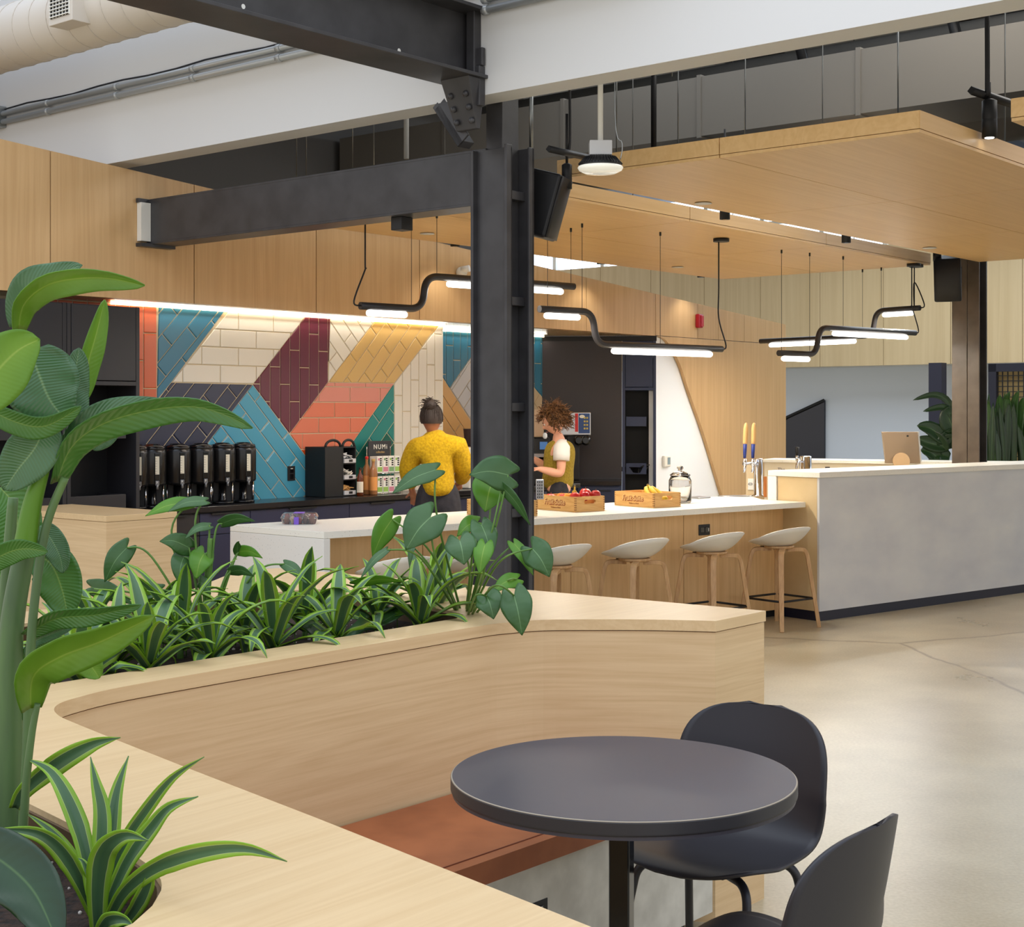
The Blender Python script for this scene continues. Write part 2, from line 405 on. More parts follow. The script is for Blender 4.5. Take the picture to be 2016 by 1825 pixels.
def tiles(m, poly, ang, tl, tw, mi, n0, off=.5, ph=(0, 0), grade=None):
    ca, sa = math.cos(ang), math.sin(ang)
    loc = [(p[0]*ca+p[1]*sa, -p[0]*sa+p[1]*ca) for p in poly]
    x0, x1 = min(p[0] for p in loc), max(p[0] for p in loc); y0, y1 = min(p[1] for p in loc), max(p[1] for p in loc)
    g = .004
    j = math.floor((y0-ph[1])/tw)
    while ph[1]+j*tw < y1:
        yy = ph[1]+j*tw; ox = ph[0]+(j % 2)*off*tl if off != 'third' else ph[0]+j*tl/3
        i = math.floor((x0-ox)/tl)
        while ox+i*tl < x1:
            xx = ox+i*tl
            q = [(xx+g, yy+g), (xx+tl-g, yy+g), (xx+tl-g, yy+tw-g), (xx+g, yy+tw-g)]
            q = [(a*ca-b*sa, a*sa+b*ca) for a, b in q]
            q = pclip(q, poly)
            if len(q) >= 3:
                ar = abs(sum(q[k][0]*q[(k+1)%len(q)][1]-q[(k+1)%len(q)][0]*q[k][1] for k in range(len(q))))/2
                if ar > 2e-4:
                    cx = sum(p[0] for p in q)/len(q); cy = sum(p[1] for p in q)/len(q)
                    md = max(math.hypot(p[0]-cx, p[1]-cy) for p in q)
                    k_ = 1-.004/max(md*.5, .01)
                    q2 = [(cx+(p[0]-cx)*k_, cy+(p[1]-cy)*k_) for p in q]
                    m.cur = grade(cy) if grade else mi
                    N = len(q); vs = [(p[0], p[1], n0) for p in q]+[(p[0], p[1], n0-.004) for p in q]+[(p[0], p[1], n0-.007) for p in q2]
                    fs = [tuple(range(2*N, 3*N))]+[(a, (a+1)%N, (a+1)%N+N, a+N) for a in range(N)]+[(a+N, (a+1)%N+N, (a+1)%N+2*N, a+2*N) for a in range(N)]
                    m.add(vs, fs)
            i += 1
        j += 1
NT = 9.05
keys = list(TILE.keys()); KI = {k: i+1 for i, k in enumerate(keys)}
def c4(x, y, n=NT): p = onN(200+x/3.65, 550+y/3.65, n); return (UN(p)[0], p.z)
def c5(x, y, n=NT): p = onN(600+x/3.65, 550+y/3.65, n); return (UN(p)[0], p.z)
def end_u(px, n): return UN(onN(px, 700, n))[0]
uE = end_u(870.5, NT)
m = M(TS)
m.add([(3.5, .88, NT), (uE, .88, NT), (uE, ZB, NT), (3.5, ZB, NT), (3.5, .88, NT+.3), (uE, .88, NT+.3), (uE, ZB, NT+.3), (3.5, ZB, NT+.3)], [(0,1,2,3), (4,7,6,5), (1,5,6,2), (0,3,7,4)])
D = math.atan2(c4(910, 235)[1]-c4(395, 880)[1], c4(910, 235)[0]-c4(395, 880)[0])
TL, TW = .41, .105
ZT = ZB-.002
def top(p): return (p[0], ZT)
A_ = c4(395, 880); B_ = c4(500, 740); C_ = c4(1085, 755); Dm = c4(1350, 1110); E_ = c4(1625, 740); Fp = c5(640, 748); H_ = c5(140, 1460)
yb = .89
bl = [top(c4(407, 155)), top(c4(912, 235)), B_, A_]
tiles(m, bl, D, TL, .125, KI['blue'], NT, ph=(.1, .02))
tiles(m, [top(c4(912, 235)), top(c4(1466, 262)), C_, B_], 0, .36, .14, KI['white'], NT, ph=(.1, B_[1]))
tiles(m, [top(c4(1466, 262)), top(c4(1640, 240)), E_, Dm, C_], math.pi/2, .42, TW, KI['maroon'], NT, off='third', ph=(0, -E_[0]))
tiles(m, [top(c4(1640, 240)), top(c5(505, 250)), E_], -D, .7, .12, KI['white'], NT, ph=(.2, .05))
tiles(m, [top(c5(505, 250)), top(c5(965, 290)), Fp, E_], D, .34, .118, KI['yellow'], NT, off=.5, ph=(.05, .03))
tiles(m, [top(c5(965, 290)), (uE, ZT), (uE, yb), (Fp[0], yb), Fp], math.pi/2, .42, TW, KI['white'], NT, off='third', ph=(.2, -uE))
def gr(z):
    return KI['salmon'] if z > 1.62 else (KI['coral'] if z > 1.35 else KI['flame'])
lb = c4(1600, 1455)
xr = Fp[0]+(H_[0]-Fp[0])*(Fp[1]-Dm[1])/(Fp[1]-H_[1])
tiles(m, [E_, Fp, (xr, Dm[1]), Dm], 0, .36, .13, 0, NT, ph=(.05, Dm[1]), grade=gr)
tiles(m, [Dm, (xr, Dm[1]), H_], 0, .36, .13, 0, NT, ph=(.05, Dm[1]), grade=gr)
tiles(m, [Fp, (Fp[0], yb), (H_[0]-.08, yb), H_], D, .36, .125, 0, NT, ph=(.15, .02), grade=lambda z: KI['teal'] if z > 1.3 else KI['green'])
tiles(m, [H_, (H_[0]-.08, yb), (lb[0]-.25, yb)], D, .36, .125, KI['green'], NT)
# navy rhombus and the sky blue field under it
ln = c4(750, 1190); sl = (ln[1]-C_[1])/(ln[0]-C_[0])
def along(z): return (C_[0]+(z-C_[1])/sl, z)
q1 = along(1.18)
sd = (B_[1]-A_[1])/(B_[0]-A_[0]); nl = (A_[0]-(A_[1]-1.18)/sd, 1.18)
tiles(m, [B_, C_, q1, nl], D, .42, .125, KI['navy'], NT, ph=(.1, .05))
tiles(m, [nl, A_, (A_[0], ZT), (A_[0]-1.2, ZT), (A_[0]-1.2, 1.18)], math.pi/2, TL, .12, KI['orange'], NT, ph=(.13, -A_[0]))
sr = (lb[1]-C_[1])/(lb[0]-C_[0])
tiles(m, [C_, lb, (lb[0]-.25, yb), (q1[0]+.25, yb), q1], -D, .42, .125, KI['sky'], NT, ph=(.1, .05))
tiles(m, [q1, (q1[0]+.25, yb), (A_[0]-1.2, yb), (A_[0]-1.2, 1.18)], -D, .42, .125, KI['green'], NT)
struct(m.build('wall_kitchen', [GROUT]+[TILE[k] for k in keys]))
# recessed tiled wall
NR = 9.6
def c5r(x, y): return c5(x, y, NR)
u0, u1 = uE-.6, UN(onN(1067, 700, NR))[0]
m = M(TS); m.add([(u0, .88, NR), (u1, .88, NR), (u1, ZB, NR), (u0, ZB, NR), (u0, .88, NR+.1), (u1, .88, NR+.1), (u1, ZB, NR+.1), (u0, ZB, NR+.1)], [(0,1,2,3), (4,7,6,5), (1,5,6,2), (0,3,7,4)])
V1 = c5r(1040, 782); V2 = c5r(1235, 500); V3 = c5r(1195, 1015); V0 = c5r(990, 705)
sg = (V2[1]-V1[1])/(V2[0]-V1[0]); VT = (V1[0]+(ZT-V1[1])/sg, ZT)
sh = (V1[1]-V0[1])/(V1[0]-V0[0])
tiles(m, [(V0[0]+(ZT-V0[1])/sh, ZT), VT, V1], math.pi/2, .42, TW, KI['blue'], NR, off='third')
wd = .62
X1 = (VT[0]+wd+1.0, ZT)
tiles(m, [VT, (VT[0]+.35, ZT), (V3[0]+.62, V3[1]+.62*sg), V3, V1], D, TL, .125, KI['lightgrey'], NR)
V4 = (V3[0]+(yb-V3[1])/sh, yb)
tiles(m, [V0, V1, V3, V4, (u0, yb), (u0, V0[1])], -D, TL, .125, KI['tan'], NR)
um = V3[0]+.62
tiles(m, [V3, (um, V3[1]+.62*sg), (um, yb), V4], D, TL, .125, KI['maroon'], NR)
tiles(m, [(VT[0]+.35, ZT), (u1, ZT), (u1, 1.75), (um, V3[1]+.62*sg)], math.pi/2, .42, TW, KI['blue'], NR)
tiles(m, [(um, V3[1]+.62*sg), (u1, 1.75), (u1, yb), (um, yb)], D, TL, .125, KI['sand'], NR)
struct(m.build('wall_kitchen_recess', [GROUT]+[TILE[k] for k in keys]))
m = M(UVM); m.box(uE-.01, uE+.006, NT-.004, NR, .9, ZB); struct(m.build('trim_2', WPLAS))
# light strips along the top of the tiles
for nm, a, b, n_ in (('a', end_u(215, NT), uE, NT), ('b', uE+.02, u1, NR)):
    st = M(UVM); st.box(a, b, n_-.03, n_-.014, ZB-.012, ZB-.001)
    tag(st.build('led_strip', LEDW), 'thin warm light strip along the top of the '+('main' if nm == 'a' else 'set back')+' tiled wall', 'light')
    L = W((a+b)/2, n_-.06, ZB-.03)
    area(L, (b-a), 6*(b-a)/5, (1, .93, .8), (R(-22), 0, ANG), .03)

# white high header wall with conduit, pierced by the columns
US = 6.11; ZS = 3.344
m = M(UVM); m.box(US, US+.2, -6, 20, ZS, 7.0); struct(m.build('wall_header', WHITE))
# far wood wall, white wall under it, window band above
UB = 23.33
m = M(UVM)
ns = -8
while ns < 22:
    m.box(UB, UB+.15, ns+.004, ns+1.2-.004, 2.39, 4.45); ns += 1.2
struct(m.build('wall_back', WPALE))
m = M(UVM); m.box(UB+1.2, UB+1.3, -9, 22, 0, 2.6); struct(m.build('wall_back_lower', mat('pale_blue_paint', (220, 228, 240), .6)))
m = M(UVM); m.box(UB+.05, UB+1.2, -9, 22, 2.4, 2.5); struct(m.build('ceiling_back', WHITE))
m = M(UVM); m.box(UB+.2, UB+.22, -8, 22, 4.45, 5.6); struct(m.build('window_1', SKYG))
m = M(UVM)
for k in range(26): m.box(UB+.05, UB+.19, -8+k*1.2-.04, -8+k*1.2+.04, 4.45, 5.6)
m.box(UB+.05, UB+.19, -8, 22, 4.98, 5.04); struct(m.build('trim_3', WPLAS))
# dark room behind a slanting glazed opening in the far wall
def onF(px, py): p = onU(px, py, UB+1.19); return (UN(p)[1], p.z)
TN = UVM @ Matrix(((0,0,1,0),(1,0,0,0),(0,1,0,0),(0,0,0,1)))     # (n, z, depth u)
q = [onF(1500, 860), onF(1532, 840), onF(1551, 822), onF(1625, 788), (onF(1625, 788)[0], .1), (onF(1500, 900)[0], .1)]
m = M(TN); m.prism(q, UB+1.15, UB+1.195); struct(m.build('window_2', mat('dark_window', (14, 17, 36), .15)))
m = M(TN); m.tube([(a, b, UB+1.14) for a, b in q[:4]], .03, 6); struct(m.build('trim_4', BLK))
# ceiling over the kitchen
m = M(UVM); m.box(US+.2, 30, -9, 20, 5.6, 5.75); struct(m.build('ceiling', mat('roof_deck', (96, 98, 104), .7)))
m = M(UVM); m.box(3, 14, 11.5, 11.6, 0, 5.6); struct(m.build('wall_left_outer', mat('outer_grey', (110, 108, 106), .7)))
# ================================================================ steel, canopies, ducts, hanging lamps
def onLine(p0, d, px):
    k = (px-1008)/F; t = (k*p0[1]-p0[0])/(d[0]-k*d[1]); return Vector((p0[0]+d[0]*t, p0[1]+d[1]*t, 0))
ID = Vector((.776, .631, 0)); IP = Vector((-.631, .776, 0))      # along and across the island
# --- column by the planter
UC, NC = 6.42, 5.42
c = thing('steel_column', W(UC, NC), 'black painted built-up steel column rising in front of the island beside the planter', 'column')
m = M(UVM)
m.box(UC-.10, UC-.085, NC-.135, NC+.135, 0, 3.09)
m.box(UC-.135, UC-.085, NC+.115, NC+.135, 0, 3.09); m.box(UC-.135, UC-.085, NC-.135, NC-.115, 0, 3.10)
m.build('channel', BLACKS, c, .003)
m = M(UVM); m.box(UC-.085, UC+.06, NC-.06, NC+.06, 0, 3.43); m.build('core', BLACKS, c, .003)
m = M(UVM); m.box(UC+.06, UC+.08, NC-.16, NC+.16, 0, 3.10); m.box(UC+.035, UC+.08, NC-.16, NC-.145, 0, 3.10)
for z in (.5, 1.0, 1.6, 2.2, 2.8): m.box(UC-.085, UC+.06, NC-.11, NC-.06, z, z+.05)
m.build('rear_plate', BLACKS, c, .003)
m = M(UVM)
for z in [0.3+.09*k for k in range(31)]: m.ball((UC-.02, NC-.062, z), .012, 8, 4)
m.build('rivets', BLACKS, c)
# --- lower beam
b = thing('steel_beam', W(UC, 7.1, 2.78), 'lower dark steel beam running from the column into the left wood wall', 'beam')
m = M(UVM); m.box(UC-.1, UC+.1, NC+.13, 8.86, 2.78, 2.795); m.box(UC-.1, UC+.1, NC+.05, 8.86, 3.085, 3.10); m.build('flange', BLACKS, b, .002)
m = M(UVM); m.box(UC-.012, UC+.012, NC+.1, 8.86, 2.79, 3.09); m.build('web', BLACKS, b)
m = M(UVM); m.box(UC-.1, UC-.085, NC+.137, 8.645, 2.795, 3.085); m.build('cover_plate', BLACKS, b)
m = M(UVM); m.box(UC-.18, UC-.1, 8.60, 8.648, 2.80, 3.07); m.build('end_plate', WPLAS, b)
m = M(UVM); m.box(UC-.19, UC+.1, 8.58, 8.648, 2.76, 2.785); m.box(UC-.19, UC+.1, 8.62, 8.648, 3.07, 3.10); m.build('bracket', BLACKS, b)
bx = M(UVM); p = onU(790, 434, UC); u_, n_ = UN(p); bx.box(u_-.05, u_+.05, n_-.05, n_+.04, 2.70, 2.78)
tag(bx.build('junction_box', BLK, None, .004), 'small black box fixed under the lower steel beam', 'box')
# --- upper beam
b = thing('steel_beam', W(3.5, NC, 3.43), 'upper black steel beam running overhead from the camera side to the column top', 'beam')
m = M(UVM); m.box(.6, US, NC-.15, NC+.15, 3.43, 3.45); m.box(.6, US+.02, NC-.15, NC+.15, 3.80, 3.82); m.build('flange', BLACKS, b, .003)
m = M(UVM); m.box(.6, US, NC-.012, NC+.012, 3.45, 3.80)
m.build('web', BLACKS, b)
m = M(UVM)
for uu, zz in ((4.5, 3.51), (5.55, 3.50), (4.0, 3.72)):
    m.T = UVM @ Matrix.Translation((uu, NC+.013, zz)) @ Matrix.Rotation(R(-90), 4, 'X'); m.lathe([(.012, 0), (.012, .001)], seg=12)
    m.T = UVM @ Matrix.Translation((uu, NC-.013, zz)) @ Matrix.Rotation(R(90), 4, 'X'); m.lathe([(.012, 0), (.012, .001)], seg=12)
m.build('bolt_holes', WPLAS, b)
m = M(UVM); m.box(US-.06, US, NC-.1, NC-.04, 3.44, 3.81); m.box(US-.04, US-.01, NC-.14, NC-.02, 3.50, 3.60); m.box(US-.05, US, NC-.13, NC-.03, 3.28, 3.5); m.build('stiffener', BLACKS, b, .006)
# bracket under its end
k = M(UVM); n0, n1 = NC-.11, NC+.06
k.hexa([(US-.03, n0+.02, 3.16), (US, n0+.02, 3.16), (US, n1, 3.16), (US-.03, n1, 3.16)], [(US-.14, n0-.02, 3.43), (US, n0-.02, 3.43), (US, n1+.02, 3.43), (US-.14, n1+.02, 3.43)])
for zz in (3.2, 3.27, 3.34):
    for nn in (n0+.03, n1-.03): k.ball((US-.06-(zz-3.2)*.35, nn, zz), .018, 8, 5)
k.build('gusset', BLACKS, b, .004)
st = M(UVM); st.T = UVM @ Matrix.Translation((US+.05, NC+.14, 3.21)) @ Matrix.Rotation(R(-38), 4, 'X'); st.box(-.05, .05, -.02, .03, -.14, .17); st.box(-.05, -.035, -.07, .03, -.14, .15)
st.build('cut_brace', BLACKS, b, .003)

# --- second column, by the reception
U2, N2 = 13.6, 5.64
c2 = thing('steel_column', W(U2, N2), 'brown and black riveted steel column behind the far end of the reception counter', 'column')
m = M(UVM); m.box(U2-.10, U2-.085, N2-.015, N2+.135, 0, 5.6); m.box(U2-.10, U2-.085, N2-.135, N2-.02, 0, 5.6); m.build('channel', BROWNS, c2, .003)
m = M(UVM); m.box(U2-.085, U2+.06, N2-.06, N2+.06, 0, 5.6); m.build('core', BLACKS, c2)
m = M(UVM); m.box(U2+.06, U2+.08, N2-.14, N2+.14, 0, 5.6); m.build('rear_plate', BLACKS, c2)
m = M(UVM)
for z in [.9+.12*k for k in range(22)]: m.ball((U2-.02, N2-.062, z), .013, 8, 4)
m.build('rivets', BLACKS, c2)

# --- hanging wood canopies
def canopy(label, u0, u1, n0, n1, nseam, useams=(9.14, 11.25), rods=True):
    t = thing('ceiling_canopy', W((u0+u1)/2, (n0+n1)/2, 3.0), label, 'canopy', 'hanging wood canopies')
    z0 = 3.0
    us = [u0]+[s for s in useams if u0 < s < u1]+[u1]; nsq = [n0, nseam, n1] if nseam else [n0, n1]
    m = M(UVM)
    for a, b_ in zip(us, us[1:]):
        for e, f in zip(nsq, nsq[1:]): m.box(a+.003, b_-.003, e+.003, f-.003, z0, z0+.016)
    m.build('underside_panel', WCAN, t)
    m = M(UVM)
    for a, b_ in zip(us, us[1:]):
        m.box(a+.003, b_-.003, n0, n0+.02, z0+.019, z0+.11); m.box(a+.003, b_-.003, n1-.02, n1, z0+.019, z0+.11)
    for e, f in zip(nsq, nsq[1:]):
        m.box(u0, u0+.02, e+.003, f-.003, z0+.019, z0+.11); m.box(u1-.02, u1, e+.003, f-.003, z0+.019, z0+.11)
    m.build('fascia', WCAN, t)
    m = M(UVM); m.box(u0+.02, u1-.02, n0+.02, n1-.02, z0+.0165, z0+.09); m.build('core_board', BLK, t)
    if rods:
        for uu in (u0+2.4, u1-.6):
            for nn in (n0+.5, n1-.5):
                m = M(UVM); m.tube([(uu, nn, z0+.09), (uu, nn, 5.6)], .0045, 6); m.build('hanger_rod', STEEL, t)
    return t
canopy('hanging wood ceiling canopy, the one nearest on the right with the square corner', 6.95, 13.35, 3.14, 5.45, 4.31)
canopy('hanging wood ceiling canopy over the island, holding the tube pendants', 6.72, 13.35, 5.92, 8.25, 7.08)
canopy('hanging wood ceiling canopy, only its corner showing at the right edge', 6.98, 13.35, .4, 2.69, 1.5)
# recessed discs
def disc(px, py, where):
    p = G(px, py, 3.0); m = M(); m.lathe([(.055, -.004), (.06, -.008), (.0, -.008)][:2]+[(.001, -.009)], (p.x, p.y, p.z), 20)
    tag(m.build('ceiling_speaker', WPLAS), 'small round white disc set flush '+where, 'disc', 'round white discs in the canopies')
disc(1384, 399, 'in the near canopy close to its middle seam'); disc(1830, 487, 'in the near canopy by its far right corner')
disc(1334, 525, 'in the island canopy near its far edge'); disc(841, 459, 'in the island canopy left of the column')

# --- ducts, pipes, conduit above
U_D = 10.8
t = thing('rectangular_duct', W(U_D+.4, 7, 4.0), 'big grey rectangular duct crossing above the canopies', 'duct')
m = M(UVM); m.box(U_D, U_D+.9, -8, 11.4, 3.985, 4.50); m.build('duct_body', GREYD, t)
for nn in (-2.2, -.6, .9, 2.4, 3.9, 5.4, 6.9, 8.4, 9.9):
    m = M(UVM); m.box(U_D-.012, U_D+.912, nn-.02, nn+.02, 3.97, 4.515); m.build('flange', GREYD, t)
m = M(UVM); m.T = UVM; m.tube([(12.2, -8, 4.1), (12.2, 11.4, 4.1)], .22, 16); tag(m.build('round_duct', GREYD), 'thin round grey duct running behind the rectangular duct', 'duct')
t = thing('spiral_duct', W(5.6, 9, 4.0), 'off white spiral duct crossing the top left corner', 'duct')
m = M(UVM); m.tube([(5.6, 4.0, 4.2), (5.6, 14, 4.2)], .215, 40); m.build('duct_body', mat('duct_white', (206, 198, 186), .5), t)
m = M(UVM)
for k in range(34):
    nn = 5.6+k*.2; pts = [(5.6+.217*math.cos(a), nn+.1*a/(2*math.pi), 4.2+.217*math.sin(a)) for a in [2*math.pi*q/28 for q in range(29)]]
    m.tube(pts, .0035, 4, False)
m.build('spiral_seam', MATS['duct_white'], t)
p = onU(135, 40, 5.36); u_, n_ = UN(p)
m = M(UVM); m.box(5.30, 5.6, n_-.13, n_+.13, 4.06, 4.36); gb = m.build('outlet_box', MATS['duct_white'], t, .004)
m = M(UVM); m.box(5.295, 5.301, n_-.105, n_+.105, 4.1, 4.33); gr_ = m.build('grille', BLKG, gb)
m = M(UVM)
for k in range(10): m.box(5.285, 5.3, n_-.105, n_+.105, 4.105+k*.023, 4.110+k*.023)
for k in range(7): m.box(5.29, 5.3, n_-.105+k*.035-.002, n_-.105+k*.035+.002, 4.1, 4.33)
m.build('louvres', WPLAS, gb)
CONDM = mat('conduit_grey', (176, 180, 182), .32, .35)
nl_ = UN(onU(6, 235, US-.03))[1]
for zz, lab in ((3.86, 'upper of the two galvanised conduits strapped along the white header wall'), (3.80, 'lower of the two galvanised conduits strapped along the white header wall')):
    t = thing('conduit', W(US-.03, nl_, zz), lab, 'pipe', 'conduits on the header wall')
    m = M(UVM); m.tube([(US-.03, nl_, zz), (US-.03, NC+.16, zz)], .021, 10); m.tube([(US-.03, NC-.16, zz), (US-.03, -4, zz)], .021, 10); m.build('pipe', CONDM, t)
    for k in range(14):
        nn = nl_-.6-k*.85; m = M(UVM); m.tube([(US-.03, nn-.02, zz), (US-.03, nn+.02, zz)], .026, 10); m.build('coupling', CONDM, t)
m = M(UVM); pts = [(US-.012, nl_-i*.3, 3.90+.008*math.sin(i*1.7)) for i in range(24)]; m.tube(pts, .006, 6); tag(m.build('cable', BLK), 'thin black cable running loosely above the conduits', 'cable')
m = M(UVM); m.box(US-.07, US, nl_, nl_+.12, 3.76, 3.92); tag(m.build('junction_box', STEEL, None, .004), 'grey metal junction box at the left end of the conduits', 'box')
# hangers and down pipes
def drop(px, y0, y1, u, r, mt, name, label, cat):
    a = onU(px, y0, u); b_ = onU(px, y1, u); m = M(); m.tube([a, b_], r, 10); return tag(m.build(name, mt), label, cat)
drop(800, 60, 313, 8.0, .02, WPLAS, 'down_pipe', 'white vertical pipe dropping behind the lower beam left of the column', 'pipe')
drop(1287, 20, 292, 9.2, .022, BLK, 'down_pipe', 'black vertical pipe dropping behind the near canopy', 'pipe')
drop(1046, 100, 305, 7.4, .014, STEEL, 'down_pipe', 'thin galvanised pipe dropping just right of the column', 'pipe')
ORD = ['first', 'second', 'third', 'fourth', 'fifth', 'sixth', 'seventh', 'eighth', 'ninth']
for k, (px, u_, y1) in enumerate(sorted(((584, 8.5, 350), (603, 8.6, 350), (736, 8.5, 330), (1335, 9.6, 290), (1467, 9.0, 277), (1768, 9.0, 236), (1323, 9.5, 150), (1214, 8.6, 305), (694, 9.2, 330)))):
    drop(px, -60, y1, u_, .005, STEEL, 'hanger_wire', ORD[k]+' from the left of the thin steel wires hanging under the ceiling', 'wire')['group'] = 'steel hanger wires'
# loose pipes and braces in the ceiling void
for k, (u_, z_, r_, lab) in enumerate(((12.6, 5.0, .07, 'thick pale pipe high behind the rectangular duct'), (10.2, 5.3, .04, 'thin pale pipe high in front of the duct'))):
    m = M(UVM); m.tube([(u_, -8, z_), (u_, 11.4, z_)], r_, 12); tag(m.build('ceiling_pipe', mat('pipe_grey', (150, 150, 148), .5)), lab, 'pipe')
for k, nn in enumerate((-3, -.2, 2.6, 5.4, 8.2)):
    m = M(UVM); m.box(US+.3, 23, nn-.06, nn+.06, 5.25, 5.6); tag(m.build('roof_joist', BLK), 'dark steel roof joist under the ceiling, '+ORD[4-k]+' from the left', 'joist', 'roof joists')
for px, lab in ((1572, 'short slanted dark brace above the near canopy'), (1885, 'short slanted dark brace near the top right corner')):
    a = onU(px-12, 30, 11.9); b_ = onU(px+10, 120, 11.9); m = M(); m.tube([a+(a-b_)*.6, b_+(b_-a)*.3], .05, 4); tag(m.build('ceiling_brace', BLK), lab, 'brace')

# --- high bay lamp
p = P(1182, 325, 8.1)
t = thing('high_bay_lamp', p, 'round high bay lamp on a white stem left of the near canopy', 'lamp')
m = M(); m.tube([p+Vector((0, 0, .13)), Vector((p.x, p.y, 5.5))], .015, 12); m.build('stem', WPLAS, t)
m = M(); m.box(p.x-.062, p.x+.062, p.y-.05, p.y+.05, p.z+.05, p.z+.13); m.build('driver_box', mat('light_grey_box', (196, 196, 196), .4), t, .004)
m = M(); m.lathe([(.03, .05), (.08, .045), (.115, .01), (.12, -.01), (.11, -.015)], p, 40); m.build('housing', BLK, t)
m = M()
for k in range(40):
    a = 2*math.pi*k/40; m.tube([p+Vector((.085*math.cos(a), .085*math.sin(a), .044)), p+Vector((.121*math.cos(a), .121*math.sin(a), .004))], .003, 4)
m.build('cooling_fins', BLK, t)
m = M(); m.lathe([(.122, -.008), (.126, -.016), (.118, -.03), (.09, -.044), (.04, -.05), (.002, -.051)], p, 40); m.build('lens', mat('lens', (235, 235, 225), .08, emit=(255, 250, 235), es=.3), t)
m = M(); m.tube(smoothpts([p+Vector((.11, 0, .03)), p+Vector((.12, 0, .12)), p+Vector((.08, 0, .3)), p+Vector((.09, 0, 1.5))], 5), .003, 5); m.build('safety_cable', STEEL, t)

# --- loudspeakers
def speaker(poly, side, back, z0, z1, label, hang):
    """poly: plan corners of the cabinet; tapered towards the bottom"""
    cx = sum(p.x for p in poly)/len(poly); cy = sum(p.y for p in poly)/len(poly)
    t = thing('loudspeaker', (cx, cy, z0), label, 'speaker', 'column loudspeakers')
    return t
def spk(c, w, d, h, tilt, yaw, label, hang_to):
    t = thing('loudspeaker', c, label, 'speaker')
    Tm = Matrix.Translation(c) @ Matrix.Rotation(yaw, 4, 'Z') @ Matrix.Rotation(tilt, 4, 'X')
    m = M(Tm); m.hexa([(-w*.5, -d*.5, -h/2), (w*.5, -d*.5, -h/2), (w*.36, d*.5, -h/2), (-w*.36, d*.5, -h/2)], [(-w*.5, -d*.5, h/2), (w*.5, -d*.5, h/2), (w*.36, d*.5, h/2), (-w*.36, d*.5, h/2)])
    m.build('cabinet', BLK, t, .02, seg=3)
    m = M(Tm); m.grid(lambda a, b: ((a-.5)*w*.94, -d*.5-.004-.012*math.cos((a-.5)*math.pi), (b-.5)*h*.95), 8, 2, .004); m.build('grille', mat('speaker_grille', (30, 30, 32), .55), t)
    m = M(); m.tube([Vector(c)+Vector((0, 0, h*.2)), Vector(hang_to)], .018, 8); m.box(hang_to[0]-.03, hang_to[0]+.03, hang_to[1]-.03, hang_to[1]+.03, hang_to[2]-.08, hang_to[2]+.08); m.build('bracket', BLK, t)
    return t
pc = W(UC, NC)
spk((.155, 8.62, 2.82), .24, .26, .38, R(16), R(72), 'black loudspeaker bracketed to the right side of the near column', (.06, 8.6, 2.9))
q = P(1868, 548, 13.6)
spk(tuple(q), .25, .27, .40, R(14), R(-22), 'black loudspeaker bracketed to the far column under the near canopy', (q.x+.16, q.y+.25, q.z+.05))

def beam(p, e, size=75):
    L = bpy.data.lights.new('spot', 'SPOT'); L.energy = e; L.spot_size = R(size); L.spot_blend = .6; L.color = (1, .93, .82); L.shadow_soft_size = .03
    o = bpy.data.objects.new('spot', L); COL.objects.link(o); o.location = (p[0], p[1], p[2]-.012)
# --- black cylinder spotlights
def spot(p, label, h=.16, r=.038, top=.5, lit=False, group='black cylinder spotlights'):
    t = thing('spotlight', p, label, 'spotlight', group)
    m = M(); m.lathe([(r*.7, .004), (r, 0), (r, h*.48), (r*.97, h*.5), (r, h*.52), (r, h), (r*.5, h+.01)], p, 20); m.build('head', BLK, t)
    m = M(); m.tube([Vector(p)+Vector((0, 0, h)), Vector(p)+Vector((0, 0, h+top))], .008, 8); m.build('stem', BLK, t)
    m = M(); m.lathe([(r*.6, -.001), (r*.62, .003)], p, 16); m.build('lens', GLOW if lit else BLKG, t)
    return t
for px, lab in ((1427, 'in the slot between canopies, left of middle'), (1666, 'in the slot between canopies, right of middle'), (1845, 'at the far end of the slot beside the far loudspeaker')):
    p = onN(px, 432, 5.68); p.z = 1.6+(HOR-{1427: 432, 1666: 478, 1845: 514}[px])*p.y/F; spot(p, 'black cylinder spotlight '+lab, lit=False); beam(p, 45)
p = P(1116, 372, 8.6); spot(p, 'black cylinder spotlight hanging beside the near loudspeaker', .14, .03, .3)
a = P(1080, 293, 8.3); b_ = P(1165, 312, 8.65)
m = M(); m.tube([a, b_], .02, 4); m.tube(smoothpts([P(1115, 302, 8.6), P(1122, 280, 8.6), P(1121, 140, 8.6)], 5), .009, 6); tag(m.build('light_track', BLK), 'short black light track hanging beside the high bay lamp', 'track')
for px, py in ((896, 485), (1183, 520), (1380, 546)):
    p = onN(px, py, 8.42); spot(p, 'black spotlight in the slot between canopy and wood wall, '+{896: 'left of the column', 1183: 'just right of the column', 1380: 'farthest right'}[px], .12, .04, .2); beam(p, 10, 110)
p = P(1948, 272, 7.9); spot(p, 'large lit black cylinder spotlight hanging in the top right corner', .2, .04, .1, True, None)
L = bpy.data.lights.new('spot', 'SPOT'); L.energy = 60; L.spot_size = R(50); L.color = (1, .95, .85); L.shadow_soft_size = .03
lo = bpy.data.objects.new('spot', L); COL.objects.link(lo); lo.location = (p.x, p.y, p.z-.01)
m = M(); a = P(1912, 178, 7.85); b_ = P(2040, 220, 8.2); m.tube([a, b_], .025, 4); m.tube(smoothpts([P(1944, 190, 7.9), P(1944, 120, 7.9), P(1943, -40, 7.9)], 4), .014, 8)
tag(m.build('light_track', BLK), 'short black light track with flexible conduit in the top right corner', 'track')

